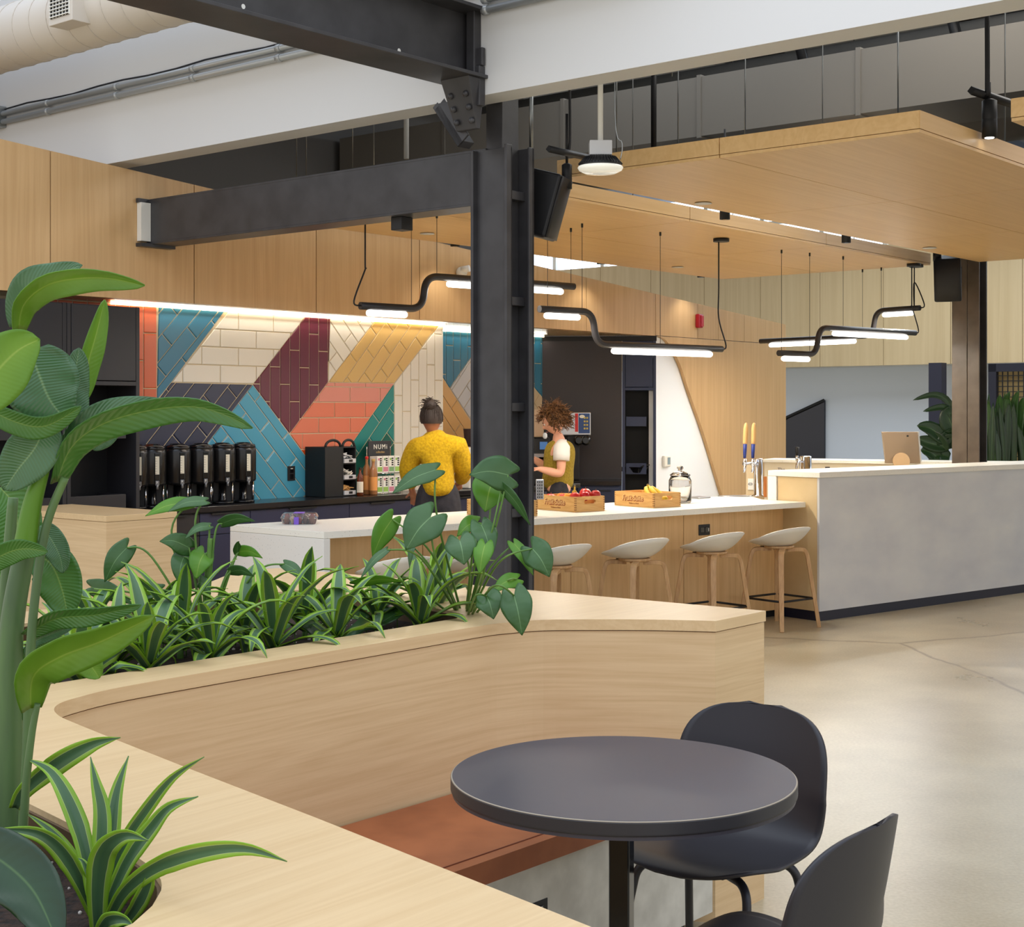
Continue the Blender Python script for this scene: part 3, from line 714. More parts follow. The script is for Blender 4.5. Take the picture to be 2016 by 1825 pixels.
# --- bent tube pendant lamps
TUBE = mat('lamp_tube', (46, 44, 46), .35)
def pendant(name_label, p0, d, pxs, zs, glows, cables, cord):
    """pxs: end, bend, bend, end columns along the line; zs: tube heights of the two runs"""
    e = [onLine(p0, d, x) for x in pxs]
    pts = [Vector((e[0].x, e[0].y, zs[0])), Vector((e[1].x, e[1].y, zs[0])), Vector((e[2].x, e[2].y, zs[1])), Vector((e[3].x, e[3].y, zs[1]))]
    c = (pts[0]+pts[3])/2
    t = thing('pendant_lamp', c, name_label, 'pendant lamp', 'bent tube pendant lamps')
    m = M(); m.tube(fillet(pts, .12, 10), .026, 18); m.build('tube', TUBE, t)
    for (x0, x1, zi) in glows:
        a, b_ = onLine(p0, d, x0), onLine(p0, d, x1); z = zs[zi]-.046
        a.z = b_.z = z; dd = (b_-a).normalized()
        m = M(); m.tube([a, a+dd*.006, a+dd*.018, b_-dd*.018, b_-dd*.006, b_], [.008, .018, .023, .023, .018, .008], 14); m.build('glowing_diffuser', GLOW, t)
        L = bpy.data.lights.new('pendant_light', 'AREA'); L.shape = 'RECTANGLE'; L.size = (b_-a).length; L.size_y = .04; L.energy = 20*(b_-a).length; L.color = (1, .93, .82)
        lo = bpy.data.objects.new('pendant_light', L); COL.objects.link(lo); lo.location = ((a+b_)/2)-Vector((0, 0, .03)); lo.rotation_euler = (0, 0, math.atan2(dd.y, dd.x))
    for x in cables:
        a = onLine(p0, d, x[0]); m = M(); m.tube([(a.x, a.y, zs[x[1]]), (a.x, a.y, 2.975)], .0022, 5); m.lathe([(.008, 0), (.008, .03)], (a.x, a.y, 2.97), 8); m.build('suspension_wire', BLK, t)
    if cord:
        q = pts[0] if cord[0] == 0 else pts[3]; cp_ = onLine(p0, d, cord[1]); s_ = 1 if cord[0] else -1
        m = M(); m.tube(smoothpts([q, q+Vector((.05*s_*d[0], .05*s_*d[1], .03)), Vector((cp_.x, cp_.y, q.z+.25)), Vector((cp_.x, cp_.y, 2.6)), Vector((cp_.x, cp_.y, 2.97))], 6), .006, 7); m.build('power_cord', BLK, t)
        m = M(); m.lathe([(.065, 0), (.065, .025), (.02, .03)], (cp_.x+.02, cp_.y, 2.972), 24); m.build('ceiling_rose', BLK, t)
pendant('bent black tube pendant lamp partly behind the near column', (-.533, 10.4), ID, (709, 832, 838, 1130), (2.32, 2.555), ((722, 801, 0), (880, 1108, 1)), ((860, 1), (810, 0), (1124, 1)), (0, 719))
pendant('bent black tube pendant lamp in mid picture right of the near column', (.524, 10.93), ID, (1062, 1166, 1174, 1421), (2.345, 2.105), ((1072, 1141, 0), (1205, 1401, 1)), ((1146, 0), (1078, 0), (1300, 1)), (1, 1415))
pendant('bent black tube pendant lamp, the lower front one of the crossing pair at right', (2.335, 12.71), ID, (1533, 1606, 1614, 1802), (2.105, 2.345), ((1540, 1593, 0), (1640, 1786, 1)), ((1538.7, 0), (1594, 0), (1660, 1)), (1, 1795))
pendant('bent black tube pendant lamp, the upper rear one of the crossing pair at right', (3.59, 14.27), IP, (1811, 1725, 1717, 1497), (2.583, 2.34), ((1798, 1738, 0), (1685, 1515, 1)), ((1735, 0), (1698, 1)), (0, 1800))
# ================================================================ kitchen niche
NF = 8.66
def eu(px, n=NF): return UN(onN(px, 800, n))[0]
def zat(px, py, n=NF): return onN(px, py, n).z
def tall_unit(ua, ub, label, n0=NF, depth=.375, mt=DARKL, T=UVM, x_open=None, zd=1.83, shelves=((1.50, .09), (1.02, .13)), top=2.335, trays=True):
    cx = T @ Vector(((ua+ub)/2, n0+depth/2, 0))
    t = thing('tall_cabinet', cx, label, 'cabinet')
    m = M(T)
    m.box(ua, ua+.03, n0, n0+depth, 0, top); m.box(ub-.03, ub, n0, n0+depth, 0, top)
    m.box(ua+.03, ub-.03, n0+.02, n0+depth, top-.02, top); m.box(ua+.03, ub-.03, n0+depth-.02, n0+depth, 0, top-.02)
    m.box(ua+.03, ub-.03, n0, n0+depth, zd-.05, zd-.02); m.box(ua+.03, ub-.03, n0+.02, n0+depth, .08, .11)
    m.build('carcass', mt, t, .002)
    m = M(T); m.box(ua+.033, ub-.033, n0+.03, n0+depth-.02, .11, zd-.05); 
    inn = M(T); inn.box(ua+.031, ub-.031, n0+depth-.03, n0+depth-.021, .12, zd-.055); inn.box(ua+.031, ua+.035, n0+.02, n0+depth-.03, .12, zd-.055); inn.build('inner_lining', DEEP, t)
    m = M(T); m.box(ua+.034, ub-.034, n0-.002, n0+.018, zd-.015, top-.004); m.build('door', mt, t, .002)
    for (z, h) in shelves:
        m = M(T); m.box(ua+.04, ub-.1, n0+.02, n0+.036, z-h, z); m.box(ua+.04, ub-.1, n0+.036, n0+depth-.04, z-h, z-h+.015); m.box(ua+.04, ua+.055, n0+.036, n0+depth-.04, z-h, z); m.box(ub-.115, ub-.1, n0+.036, n0+depth-.04, z-h, z)
        m.build('pull_out_tray', mt, t, .002)
    return t
uA, uB, uC_ = eu(-60), eu(131), eu(275)
tall_unit(uA, uB, 'charcoal tall cabinet at the far left behind the big leaves')
tall_unit(uB+.004, uC_, 'charcoal tall cabinet with open niche directly left of the orange tiles')
def bowl_tray(p, label):
    t = thing('serving_tray', p, label, 'tray', 'black trays in the tall cabinets')
    m = M(Matrix.Translation(p) @ UVM.to_4x4()); m.hexa([(-.13, -.1, 0), (.13, -.1, 0), (.13, .1, 0), (-.13, .1, 0)], [(-.15, -.12, .05), (.15, -.12, .05), (.15, .12, .05), (-.15, .12, .05)]); m.build('pan', BLKG, t, .006)
    m = M(Matrix.Translation(p) @ UVM.to_4x4()); m.box(-.155, .155, -.125, .125, .05, .06); m.tube([(-.1, -.12, .06), (-.05, -.13, .08), (.08, -.13, .08), (.12, -.12, .06)], .007, 6); m.build('rim', BLKG, t)
bowl_tray(W(eu(190, NF+.2), NF+.2, 1.01-.115), 'black lidded tray on the lower pull-out left of the dispensers')
# base cabinets with drawers
t = thing('base_cabinet', W((uC_+eu(880))/2, NF+.2, 0), 'navy and charcoal base cabinet run with drawers under the black counter', 'cabinet')
m = M(UVM); m.box(uC_+.004, 11.35, NF+.02, NT-.002, .09, .858); m.box(uE+.01, 11.35, NT-.002, NR-.002, .09, .858); m.build('carcass', DARKL, t)
m = M(UVM); m.box(uC_+.004, 11.3, NF+.07, NT-.06, 0, .09); m.build('plinth', BLK, t)
us = [uC_+.01, eu(393), eu(493), eu(688), eu(811), eu(880), eu(960), 11.34]
for k, (a, b_) in enumerate(zip(us, us[1:])):
    for (z0, z1) in ((.69, .845), (.10, .685)):
        m = M(UVM); m.box(a+.003, b_-.003, NF, NF+.019, z0, z1); d = m.build('drawer' if z0 > .5 else 'door', DARKL if k < 1 else NAVY, t, .0015)
        if z0 > .5:
            cxm = (a+b_)/2; m = M(UVM); m.box(cxm-.14, cxm+.14, NF-.022, NF-.014, .835, .843); m.box(cxm-.14, cxm+.14, NF-.022, NF+.005, .843, .847); m.build('handle', BLK, d)
m = M(UVM); m.prism([(uC_+.004, NF-.03), (11.38, NF-.03), (11.38, NR-.002), (uE+.002, NR-.002), (uE+.002, NT-.008), (uC_+.004, NT-.008)], .86, .90); tag(m.build('countertop', BLKSTONE, None, .003), 'speckled black stone countertop running along the tiled wall', 'countertop')
# --- airpot coffee dispensers
def dispenser(p, label):
    t = thing('coffee_dispenser', p, label, 'coffee dispenser', 'black coffee dispensers on the counter')
    T0 = Matrix.Translation((0, 0, 0))
    m = M(); m.lathe([(.085, 0), (.09, .012), (.08, .02), (.02, .022)], (0, 0, 0), 24); m.lathe([(.035, .02), (.03, .03), (.028, .16)], (0, .03, 0), 14); m.build('base', BLKG, t, local=True)
    m = M(); m.box(-.085, .085, .05, .056, .004, .2); m.build('back_plate', BLK, t, local=True)
    for x in (-.075, .075): m = M(); m.tube([(x, .045, .01), (x, .045, .17)], .008, 8); m.build('stand_rod', CHROME, t, local=True)
    m = M(); m.lathe([(.05, .155), (.092, .165), (.098, .18), (.098, .40), (.094, .42), (.085, .43)], (0, 0, 0), 32); m.build('body', mat('dispenser_black', (24, 23, 24), .25), t, local=True)
    m = M(); m.lathe([(.09, .42), (.095, .428), (.088, .447), (.06, .452), (.05, .462), (.001, .464)], (0, 0, 0), 32); m.build('lid', BLKG, t, local=True)
    m = M(); m.box(.018, .058, -.104, -.088, .20, .40); m.build('gauge_housing', BLKG, t, .004, local=True)
    m = M(); m.box(.024, .052, -.1065, -.103, .245, .375); g = m.build('sight_gauge', mat('gauge_cream', (226, 218, 196), .3), t, local=True)
    m = M()
    for k in range(7): m.box(.024, .036, -.1072, -.1064, .25+k*.018, .2515+k*.018)
    m.build('gauge_marks', BLK, g, local=True)
    m = M(); m.box(.024, .052, -.118, -.088, .165, .20); m.tube([(.038, -.112, .17), (.038, -.118, .15), (.038, -.112, .14)], .009, 8); m.build('tap', mat('tap_grey', (120, 120, 122), .3, .6), t, .003, local=True)
    m = M(); m.tube([(.034, -.1195, .178), (.034, -.1195, .194)], .0016, 5); m.tube([(.034+.006*math.sin(a), -.1195, .189+.005*math.cos(a)) for a in [i*math.pi/6 for i in range(7)]], .0016, 5); m.build('logo', WPLAS, t, local=True)
    t.location = p; t.rotation_euler = (0, 0, R(12))
    return t
nd = NF+.17
dxs = [262, 300, 349, 395, 438, 479]
dlab = ['half hidden by the tall cabinet at the left end', 'second from the left, the first fully seen', 'third from the left', 'fourth from the left', 'fifth from the left', 'at the right end of the row beside the blue tiles']
d0 = None
for x, lb_ in zip(dxs, dlab):
    p = W(eu(x, nd), nd, .901)
    if d0 is None: d0 = dispenser(p, 'black airpot coffee dispenser '+lb_); o = d0
    else: o = copy_tree(d0); o.location = p; o['label'] = 'black airpot coffee dispenser '+lb_
d0.location = W(eu(275)+.08, nd, .901)
# --- outlets
def outlet(T, label):
    t = thing('power_outlet', T.translation, label, 'outlet')
    t.rotation_euler = (0, 0, 0)
    m = M(T); m.box(-.04, .04, -.006, 0, -.06, .06); m.build('cover_plate', BLK, t, .003)
    m = M(T); m.box(-.02, .02, -.009, -.005, .005, .045); m.box(-.02, .02, -.009, -.005, -.045, -.005); m.build('socket', BLKG, t, .002)
    m = M(T); m.box(-.012, .012, -.0105, -.0088, .036, .043); m.build('indicator', WPLAS, t)
p = onN(573, 932, NT-.008); outlet(Matrix.Translation(p) @ UVM, 'black power outlet on the light blue tiles above the counter')
# --- condiment tower
nb = NF+.14
ua, ub = eu(640, nb), eu(701, nb)
t = thing('condiment_stand', W((ua+ub)/2, nb+.1, .901), 'tall black two-bay condiment stand with round handles on the counter', 'stand')
um = ua+(ub-ua)*.5
m = M(UVM)
for (a, b_, nn) in ((ua, um+.03, nb+.02),): m.box(a, b_, nn, nn+.22, .902, 1.30)
m.T = UVM @ Matrix.Translation((0, 0, 1.30)); 
m2 = M(UVM); m2.box(ua, um+.02, nb, nb+.24, .902, 1.31); m2.build('left_bay', BLK, t, .003)
for k, (a, b_) in enumerate(((ua, um+.02), (um+.02, ub))):
    c_ = (a+b_)/2; r_ = (b_-a)/2; m = M(UVM); m.tube([(c_+r_*.86*math.cos(x), nb+.01, 1.31+.055*math.sin(x)) for x in [math.pi*i/12 for i in range(13)]], .011, 8); m.build('handle', BLK, t)
m = M(UVM); m.box(um+.02, um+.03, nb, nb+.24, .902, 1.31); m.box(ub-.01, ub, nb, nb+.24, .902, 1.31); m.box(um+.03, ub-.01, nb+.2, nb+.24, .902, 1.31)
for z in (.902, 1.03, 1.165, 1.30): m.box(um+.03, ub-.01, nb, nb+.2, z, z+.008)
m.build('right_bay', BLK, t)
for z, c1, lab in ((.912, (196, 150, 90), 'clear bin of brown sugar packets in the bottom bay of the condiment stand'), (1.04, (216, 212, 204), 'clear bin of white packets in the middle bay of the condiment stand'), (1.175, (222, 222, 224), 'clear bin of white packets in the top bay of the condiment stand')):
    bt = thing('packet_bin', W((um+.03+ub)/2, nb+.05, z), lab, 'bin', 'packet bins in the condiment stand')
    m = M(UVM); m.box(um+.032, ub-.012, nb-.012, nb+.15, z, z+.035); m.build('tray', mat('bin_clear', (200, 200, 205), .2), bt, .002)
    m = M(UVM)
    rr = random.Random(int(z*100))
    for k in range(14):
        x = rr.uniform(um+.045, ub-.04); y = rr.uniform(nb, nb+.1); zz = z+.035+rr.uniform(0, .035); a = rr.uniform(-.6, .6)
        m.T = UVM @ Matrix.Translation((x, y, zz)) @ Matrix.Rotation(a, 4, 'Y') @ Matrix.Rotation(rr.uniform(-.5, .5), 4, 'X'); m.box(-.03, .03, -.02, .02, 0, .006)
    m.build('packets', mat('packet_%d' % int(z*100), c1, .6), bt, .002)
    m = M(UVM); m.box((um+.03+ub)/2-.02, (um+.03+ub)/2+.02, nb-.0145, nb-.0125, z+.008, z+.028); m.build('name_tag', BLK, bt)
# --- syrup bottles
def bottle(px, h, r, mt, cap, lm, label, n_=None):
    n_ = n_ or nb; p = W(eu(px, n_), n_, .901); t = thing('syrup_bottle', p, label, 'bottle', 'syrup bottles on the black counter')
    m = M(); m.lathe([(r*.9, 0), (r, .006), (r, h*.58), (r*.85, h*.68), (r*.36, h*.82), (r*.34, h*.95), (.004, h*.95)], p, 20); m.build('glass_body', mt, t)
    m = M(); m.lathe([(r*.4, h*.93), (r*.42, h*.94), (r*.42, h), (.003, h)], p, 14); m.build('cap', cap, t)
    m = M(); 
    pr = M(); a0 = -R(90)-1.2
    vs = []; fs = []
    for i in range(13):
        a = a0+2.4*i/12
        for z in (h*.12, h*.5): vs.append((p.x+(r+.001)*math.cos(a), p.y+(r+.001)*math.sin(a), p.z+z))
    m.add(vs, [(2*i, 2*i+2, 2*i+3, 2*i+1) for i in range(12)]); m.build('label', lm, t)
    return t
AMB = mat('amber_syrup', (150, 70, 24), .1, trans=.6); CAR = mat('caramel_syrup', (214, 150, 96), .1, trans=.5)
REDC = mat('red_cap', (200, 30, 28), .4); LABW = mat('label_cream', (236, 226, 206), .6); LABO = mat('label_orange', (232, 158, 88), .6)
bottle(709, .235, .028, AMB, BLK, LABW, 'small amber syrup bottle right beside the condiment stand', nb-.04)
bottle(722, .32, .033, CAR, REDC, LABO, 'tall syrup bottle with a red cap behind the small amber one', nb+.06)
b3 = bottle(735, .30, .036, CAR, mat('gold_cap', (196, 160, 90), .4), LABO, 'tall syrup bottle with pale cap and orange label', nb-.01)
# --- tea rack
nt_ = nb+.0
ta, tb = eu(742, nt_), eu(788, nt_)
t = thing('tea_rack', W((ta+tb)/2, nt_+.05, .901), 'wire rack holding tea boxes with a small black sign above', 'rack')
m = M(UVM)
for z in (.905, 1.075):
    m.tube([(ta, nt_-.01, z), (tb, nt_-.01, z), (tb, nt_+.12, z), (ta, nt_+.12, z), (ta, nt_-.01, z)], .004, 6)
for x in (ta, tb): m.tube([(x, nt_+.12, .902), (x, nt_+.12, 1.30)], .004, 6)
m.build('wire_frame', CHROME, t)
s0, s1 = eu(724, nt_+.13), eu(769, nt_+.13)
m = M(UVM); m.box(s0, s1, nt_+.12, nt_+.132, zat(740, 898, nt_+.12), zat(740, 868, nt_+.12)); sg_ = m.build('sign_board', mat('chalk_black', (50, 50, 54), .6), t, .008)
tz = text('NUMi', .058, (0, 0, 0), (0, 0, 0), WPLAS, 'sign_lettering', None, gap=1.25); q = W((s0+s1)/2, nt_+.117, zat(746, 880, nt_+.12)); tz.parent = t; tz.location = q-t.location; tz.rotation_euler = (R(90), 0, ANG)
tz = text('collection', .026, (0, 0, 0), (0, 0, 0), mat('chalk_gold', (190, 160, 110), .6), 'sign_lettering', None); q = W((s0+s1)/2, nt_+.117, zat(746, 890, nt_+.12)); tz.parent = t; tz.location = q-t.location; tz.rotation_euler = (R(90), 0, ANG)
TEAC = [((150, 190, 90), (230, 230, 224)), ((206, 130, 150), (232, 230, 226)), ((120, 160, 110), (228, 228, 222)), ((196, 160, 90), (234, 232, 226))]
for row, z in enumerate((.91, 1.08)):
    for k in range(4):
        w_ = (tb-ta)/4; a = ta+k*w_; c1, c2 = TEAC[(k+row) % 4]
        bt = thing('tea_box', W(a+w_/2, nt_+.04, z), 'white tea box, '+['first', 'second', 'third', 'fourth'][k]+' from the left in the '+('lower' if row == 0 else 'upper')+' row of the tea rack', 'tea box', 'tea boxes in the rack')
        m = M(UVM); m.box(a+.004, a+w_-.004, nt_, nt_+.09, z, z+.14); m.build('carton', mat('tea_white', (236, 234, 228), .5), bt, .002)
        m = M(UVM); m.box(a+.008, a+w_-.008, nt_-.0015, nt_, z+.01, z+.05); m.build('flavour_panel', mat('tea_%d' % ((k+row) % 4), c1, .5), bt)
        m = M(UVM)
        for j in range(4): m.box(a+w_*.5, a+w_*.8, nt_-.0015, nt_, z+.06+j*.018, z+.072+j*.018)
        m.build('lettering', BLK, bt)
        m = M(UVM); m.T = UVM @ Matrix.Translation((a+w_*.32, nt_-.001, z+.115)) @ Matrix.Rotation(R(90), 4, 'X'); m.lathe([(.011, 0), (.011, .001)], seg=12); m.build('emblem', mat('tea_%d' % ((k+row+1) % 4), c1, .5), bt)
# --- white water machine behind the person
a, b_ = eu(914, NF+.2), eu(948, NF+.2)
t = thing('water_dispenser', W((a+b_)/2, NF+.3, .901), 'white countertop drink machine half hidden by the person in yellow', 'drink machine')
m = M(UVM); m.box(a, b_+.15, NF+.14, NF+.5, .902, 1.27); m.build('housing', WPLAS, t, .01)
m = M(UVM); m.box(a+.16, b_+.13, NF+.13, NF+.14, 1.0, 1.25); m.build('front_panel', BLK, t); 
m = M(UVM); m.box(a+.18, a+.2, NF+.128, NF+.131, 1.17, 1.18); m.build('indicator', mat('blue_led', (60, 90, 255), .4, emit=(80, 110, 255), es=2), t)
m = M(UVM); m.lathe([(.06, 0), (.07, .17), (.07, .18)], W(b_-.1, NF+.32, 1.275), 14); mm_ = m; m.T = None
m = M(); m.lathe([(.05, 0), (.065, .16), (.067, .165)], W(b_-.02, NF+.32, 1.275), 18); tag(m.build('basket', mat('basket_dark', (52, 34, 34), .7)), 'small dark wire basket on top of the white drink machine', 'basket')

# --- end wall of the niche: black panel, blue tall unit
PA, PB = Vector((.300, 15.36)), Vector((1.505, 15.26))
dx = (PB-PA).normalized(); aw = math.atan2(dx.y, dx.x); LW = (PB-PA).length
TE = Matrix.Translation((PA.x, PA.y, 0)) @ Matrix.Rotation(aw, 4, 'Z')
def ex(px): return (px-1067)/(1294-1067)*LW
m = M(TE); m.box(0, ex(1226), 0, .05, .9, 2.335); tag(m.build('wall_panel', mat('black_panel', (50, 44, 46), .42)), 'tall black wall panel behind the curly haired person', 'panel')
m = M(TE); m.box(0, LW, .01, .06, 2.335, 2.387); struct(m.build('gap_strip', BLK))  # black strip standing in for the shaded gap above the panel
tall_unit(ex(1226)+.004, LW-.006, 'blue tall cabinet with open shelves left of the white reveal', 0, .3, BLUEL, TE, zd=1.87, shelves=((1.545, .10), (1.06, .115)))
m = M(TE); m.box(-.05, ex(1226), -.62, -.002, .86, .90); tag(m.build('countertop', BLKSTONE, None, .003), 'short black countertop in front of the black wall panel', 'countertop')
t = thing('base_cabinet', TE @ Vector((.4, -.3, 0)), 'blue base cabinet under the short black countertop', 'cabinet')
m = M(TE); m.box(-.05, ex(1226), -.58, -.003, .08, .858); m.build('carcass', BLUEL, t)
for k in range(2):
    m = M(TE); m.box(-.04+k*.45, .40+k*.43, -.6, -.581, .12, .84); d_ = m.build('door', BLUEL, t, .002)
    m = M(TE); m.box(.1+k*.4, .34+k*.4, -.615, -.6, .80, .81); m.build('handle', BLK, d_)
p = TE @ Vector((ex(1260)-.02, .15, .96)); bowl_tray(p, 'dark tray on the lower shelf of the blue cabinet')
# drinks machine with a lit card
p0 = P(1162, 857, 15.0)
t = thing('drink_mixer', (p0.x-.1, 15.0, .9), 'steel drink machine with a blue printed card and round black knobs on the short counter', 'machine')
m = M(); m.box(P(1096, 0, 15).x, p0.x, 14.86, 15.15, P(0, 857, 15).z, P(0, 811, 15).z); m.build('head', BRUSH, t, .01)
m = M(); m.box(P(1139, 0, 14.86).x, P(1161, 0, 14.86).x, 14.852, 14.858, P(0, 853, 14.86).z, P(0, 814, 14.86).z); cdp = m.build('printed_card', mat('card_blue', (40, 72, 130), .4), t)
m = M()
m.T = Matrix.Translation((P(1146, 0, 14.85).x, 14.851, P(0, 820, 14.85).z)) @ Matrix.Rotation(R(90), 4, 'X'); m.lathe([(.028, 0), (.028, .001)], seg=18, sy=.6); m.build('oval_mark', WPLAS, cdp)
m = M()
for i in range(2):
    for j in range(4): m.box(P(1151+i*5, 0, 14.85).x-.009, P(1151+i*5, 0, 14.85).x+.009, 14.849, 14.852, P(0, 822+j*7, 14.85).z-.012, P(0, 822+j*7, 14.85).z+.006)
m.build('picture_squares', mat('card_yellow', (200, 180, 90), .5), cdp)
m = M(); m.box(P(1132, 0, 14.86).x, P(1138, 0, 14.86).x, 14.845, 14.858, P(0, 850, 14.86).z, P(0, 814, 14.86).z); m.build('red_lever', REDC, t)
m = M(); m.box(P(1115, 0, 15).x, P(1140, 0, 15).x, 14.88, 15.1, .902, P(0, 857, 15).z); m.build('column_body', BLK, t, .01)
for x in (1139, 1153):
    m = M(); m.T = Matrix.Translation((P(x, 0, 14.8).x, 14.84, P(0, 867, 14.8).z)) @ Matrix.Rotation(R(90), 4, 'X'); m.lathe([(.045, 0), (.05, .01), (.05, .05), (.03, .06)], seg=20); m.build('knob', BLKG, t)
# espresso machine left of the curly haired person
t = thing('espresso_machine', P(1060, 0, 13.9), 'steel and black espresso machine beside the curly haired person, mostly behind the column', 'espresso machine'); t.location.z = .9
xa, xb = P(1010, 0, 13.9).x, P(1083, 0, 13.9).x
m = M(); m.box(xa, xb-.06, 13.9, 14.25, P(0, 860, 13.9).z, P(0, 806, 13.9).z); m.build('hopper_hood', mat('hood_tan', (176, 150, 124), .4, .3), t, .008)
m = M(); m.box(xa, xb, 13.95, 14.3, .902, P(0, 862, 13.9).z); m.build('body', BLK, t, .01)
m = M(); m.box(xa, xb+.02, 13.9, 13.96, P(0, 905, 13.9).z, P(0, 893, 13.9).z); m.build('steel_shelf', BRUSH, t, .003)
m = M(); m.box(P(1063, 0, 13.88).x, P(1078, 0, 13.88).x, 13.935, 13.945, P(0, 885, 13.9).z, P(0, 870, 13.9).z); m.build('display', mat('display_blue', (70, 110, 160), .3, emit=(90, 140, 210), es=.2), t)
m = M(); m.box(P(1061, 0, 13.88).x, P(1078, 0, 13.88).x, 13.9, 13.95, P(0, 912, 13.9).z, P(0, 900, 13.9).z); m.build('button_panel', mat('dark_red_panel', (90, 40, 44), .4), t)
m = M(); m.lathe([(.012, -.028), (.022, -.008), (.02, .015), (.01, .03)], P(1073, 858, 13.87), 14); m.build('warming_bulb', mat('bulb', (230, 235, 240), .1, emit=(220, 235, 255), es=.02), t)
# counter under it: continues from the recess


# ================================================================ wall fittings
p = onN(1376, 632, NA-.02)
t = thing('fire_alarm', p, 'dark red fire alarm strobe on the wood wall above the white reveal', 'fire alarm')
m = M(Matrix.Translation(p) @ UVM); m.box(-.045, .045, -.03, .02, -.075, .075); m.build('housing', mat('alarm_red', (160, 22, 40), .35), t, .012)
m = M(Matrix.Translation(p) @ UVM); m.box(-.005, .038, -.042, -.028, -.06, .06); m.build('strobe_lens', mat('alarm_lens', (176, 60, 76), .2), t, .006)
p = onN(1313, 908, NA+.02)
t = thing('thermostat', p, 'white thermostat with a grey screen on the white reveal', 'thermostat')
m = M(Matrix.Translation(p) @ UVM); m.box(-.062, .062, -.012, .024, -.06, .06); m.build('housing', WPLAS, t, .012)
m = M(Matrix.Translation(p) @ UVM); m.box(-.005, .045, -.0145, -.011, -.035, .04); m.build('screen', mat('lcd', (140, 160, 168), .2), t)
p = onN(909, 536, NA-.05)
t = thing('security_camera', p, 'small white security camera on the wood wall just left of the column', 'camera')
m = M(); m.ball(p, .05, 14, 10); m.build('dome', WPLAS, t)
m = M(); m.tube([p+Vector((.0, -.02, .02)), p+Vector((.07, -.04, .03))], .03, 12); m.build('lens_barrel', WPLAS, t)
# ================================================================ island
ZI = .905
gi = lambda x, y: G(x, y, ZI).to_2d()
nl, fl, fr, nr = gi(637.2, 1047.3), gi(452.8, 1033), gi(1471, 974), gi(1594.7, 988.9)
isl = thing('kitchen_island', ((nl.x+fr.x)/2, (nl.y+fr.y)/2, 0), 'long white terrazzo island with waterfall end and oak front panels', 'island')
dl = (nr-nl).normalized(); de = (fl-nl).normalized()
R0_, RD_, RN_ = Vector((2.34, 11.17)), Vector((.776, .631)), Vector((-.631, .776))
m = M(); m.prism([nl, R0_+RN_*.12-RD_*.015, R0_+RN_*.56-RD_*.015, fr, fl], ZI-.04, ZI); m.build('worktop', STONE, isl, .003)
m = M(); off = dl*.045; m.prism([nl+off*0, nl+off, fl+off, fl], 0, ZI-.041); m.build('waterfall_end', STONEC, isl, .003)
nn = Vector((-dl.y, dl.x))      # away from the camera
f0, f1 = nl+dl*.05+nn*.30, G(1541, 1207, 0).to_2d()
fd = dl
L0 = (nr-nl).length
a_ = nl+dl*.05+nn*.28; b_ = a_+dl*((f1-a_).dot(dl))
pk = [a_]
for px in (1124, 1346):
    k = (px-1008)/F; tt = (k*a_.y-a_.x)/(dl.x-k*dl.y); pk.append(a_+dl*tt)
pk.append(b_)
mid = a_+dl*((pk[1]-a_).length-1.25) if (pk[1]-a_).length > 1.4 else None
if mid: pk.insert(1, mid)
for p_, q_ in zip(pk, pk[1:]):
    m = M(); m.prism([p_+dl*.003, q_-dl*.003, q_-dl*.003+nn*.02, p_+dl*.003+nn*.02], .06, ZI-.042); m.build('front_panel', WISL, isl)
bk = (fr-fl).normalized()
b_ = b_-dl*.0; m = M(); m.prism([a_+nn*.021, b_+nn*.021, b_+nn*.25-dl*.12, fl+bk*.1-nn*.04], .06, ZI-.042); m.build('carcass', WISL, isl)
m = M(); m.prism([a_+nn*.06, b_+nn*.06-dl*.03, b_+nn*.2-dl*.03, fl+bk*.15-nn*.08], 0, .06); m.build('plinth', BLK, isl)
k = (1386-1008)/F; tt = (k*a_.y-a_.x)/(dl.x-k*dl.y); q = a_+dl*tt
To = Matrix.Translation((q.x, q.y, P(0, 1043, q.y).z)) @ Matrix.Rotation(math.atan2(dl.y, dl.x), 4, 'Z') @ Matrix.Rotation(R(90), 4, 'Y')
outlet(To, 'black power outlet on the island front behind the third stool')

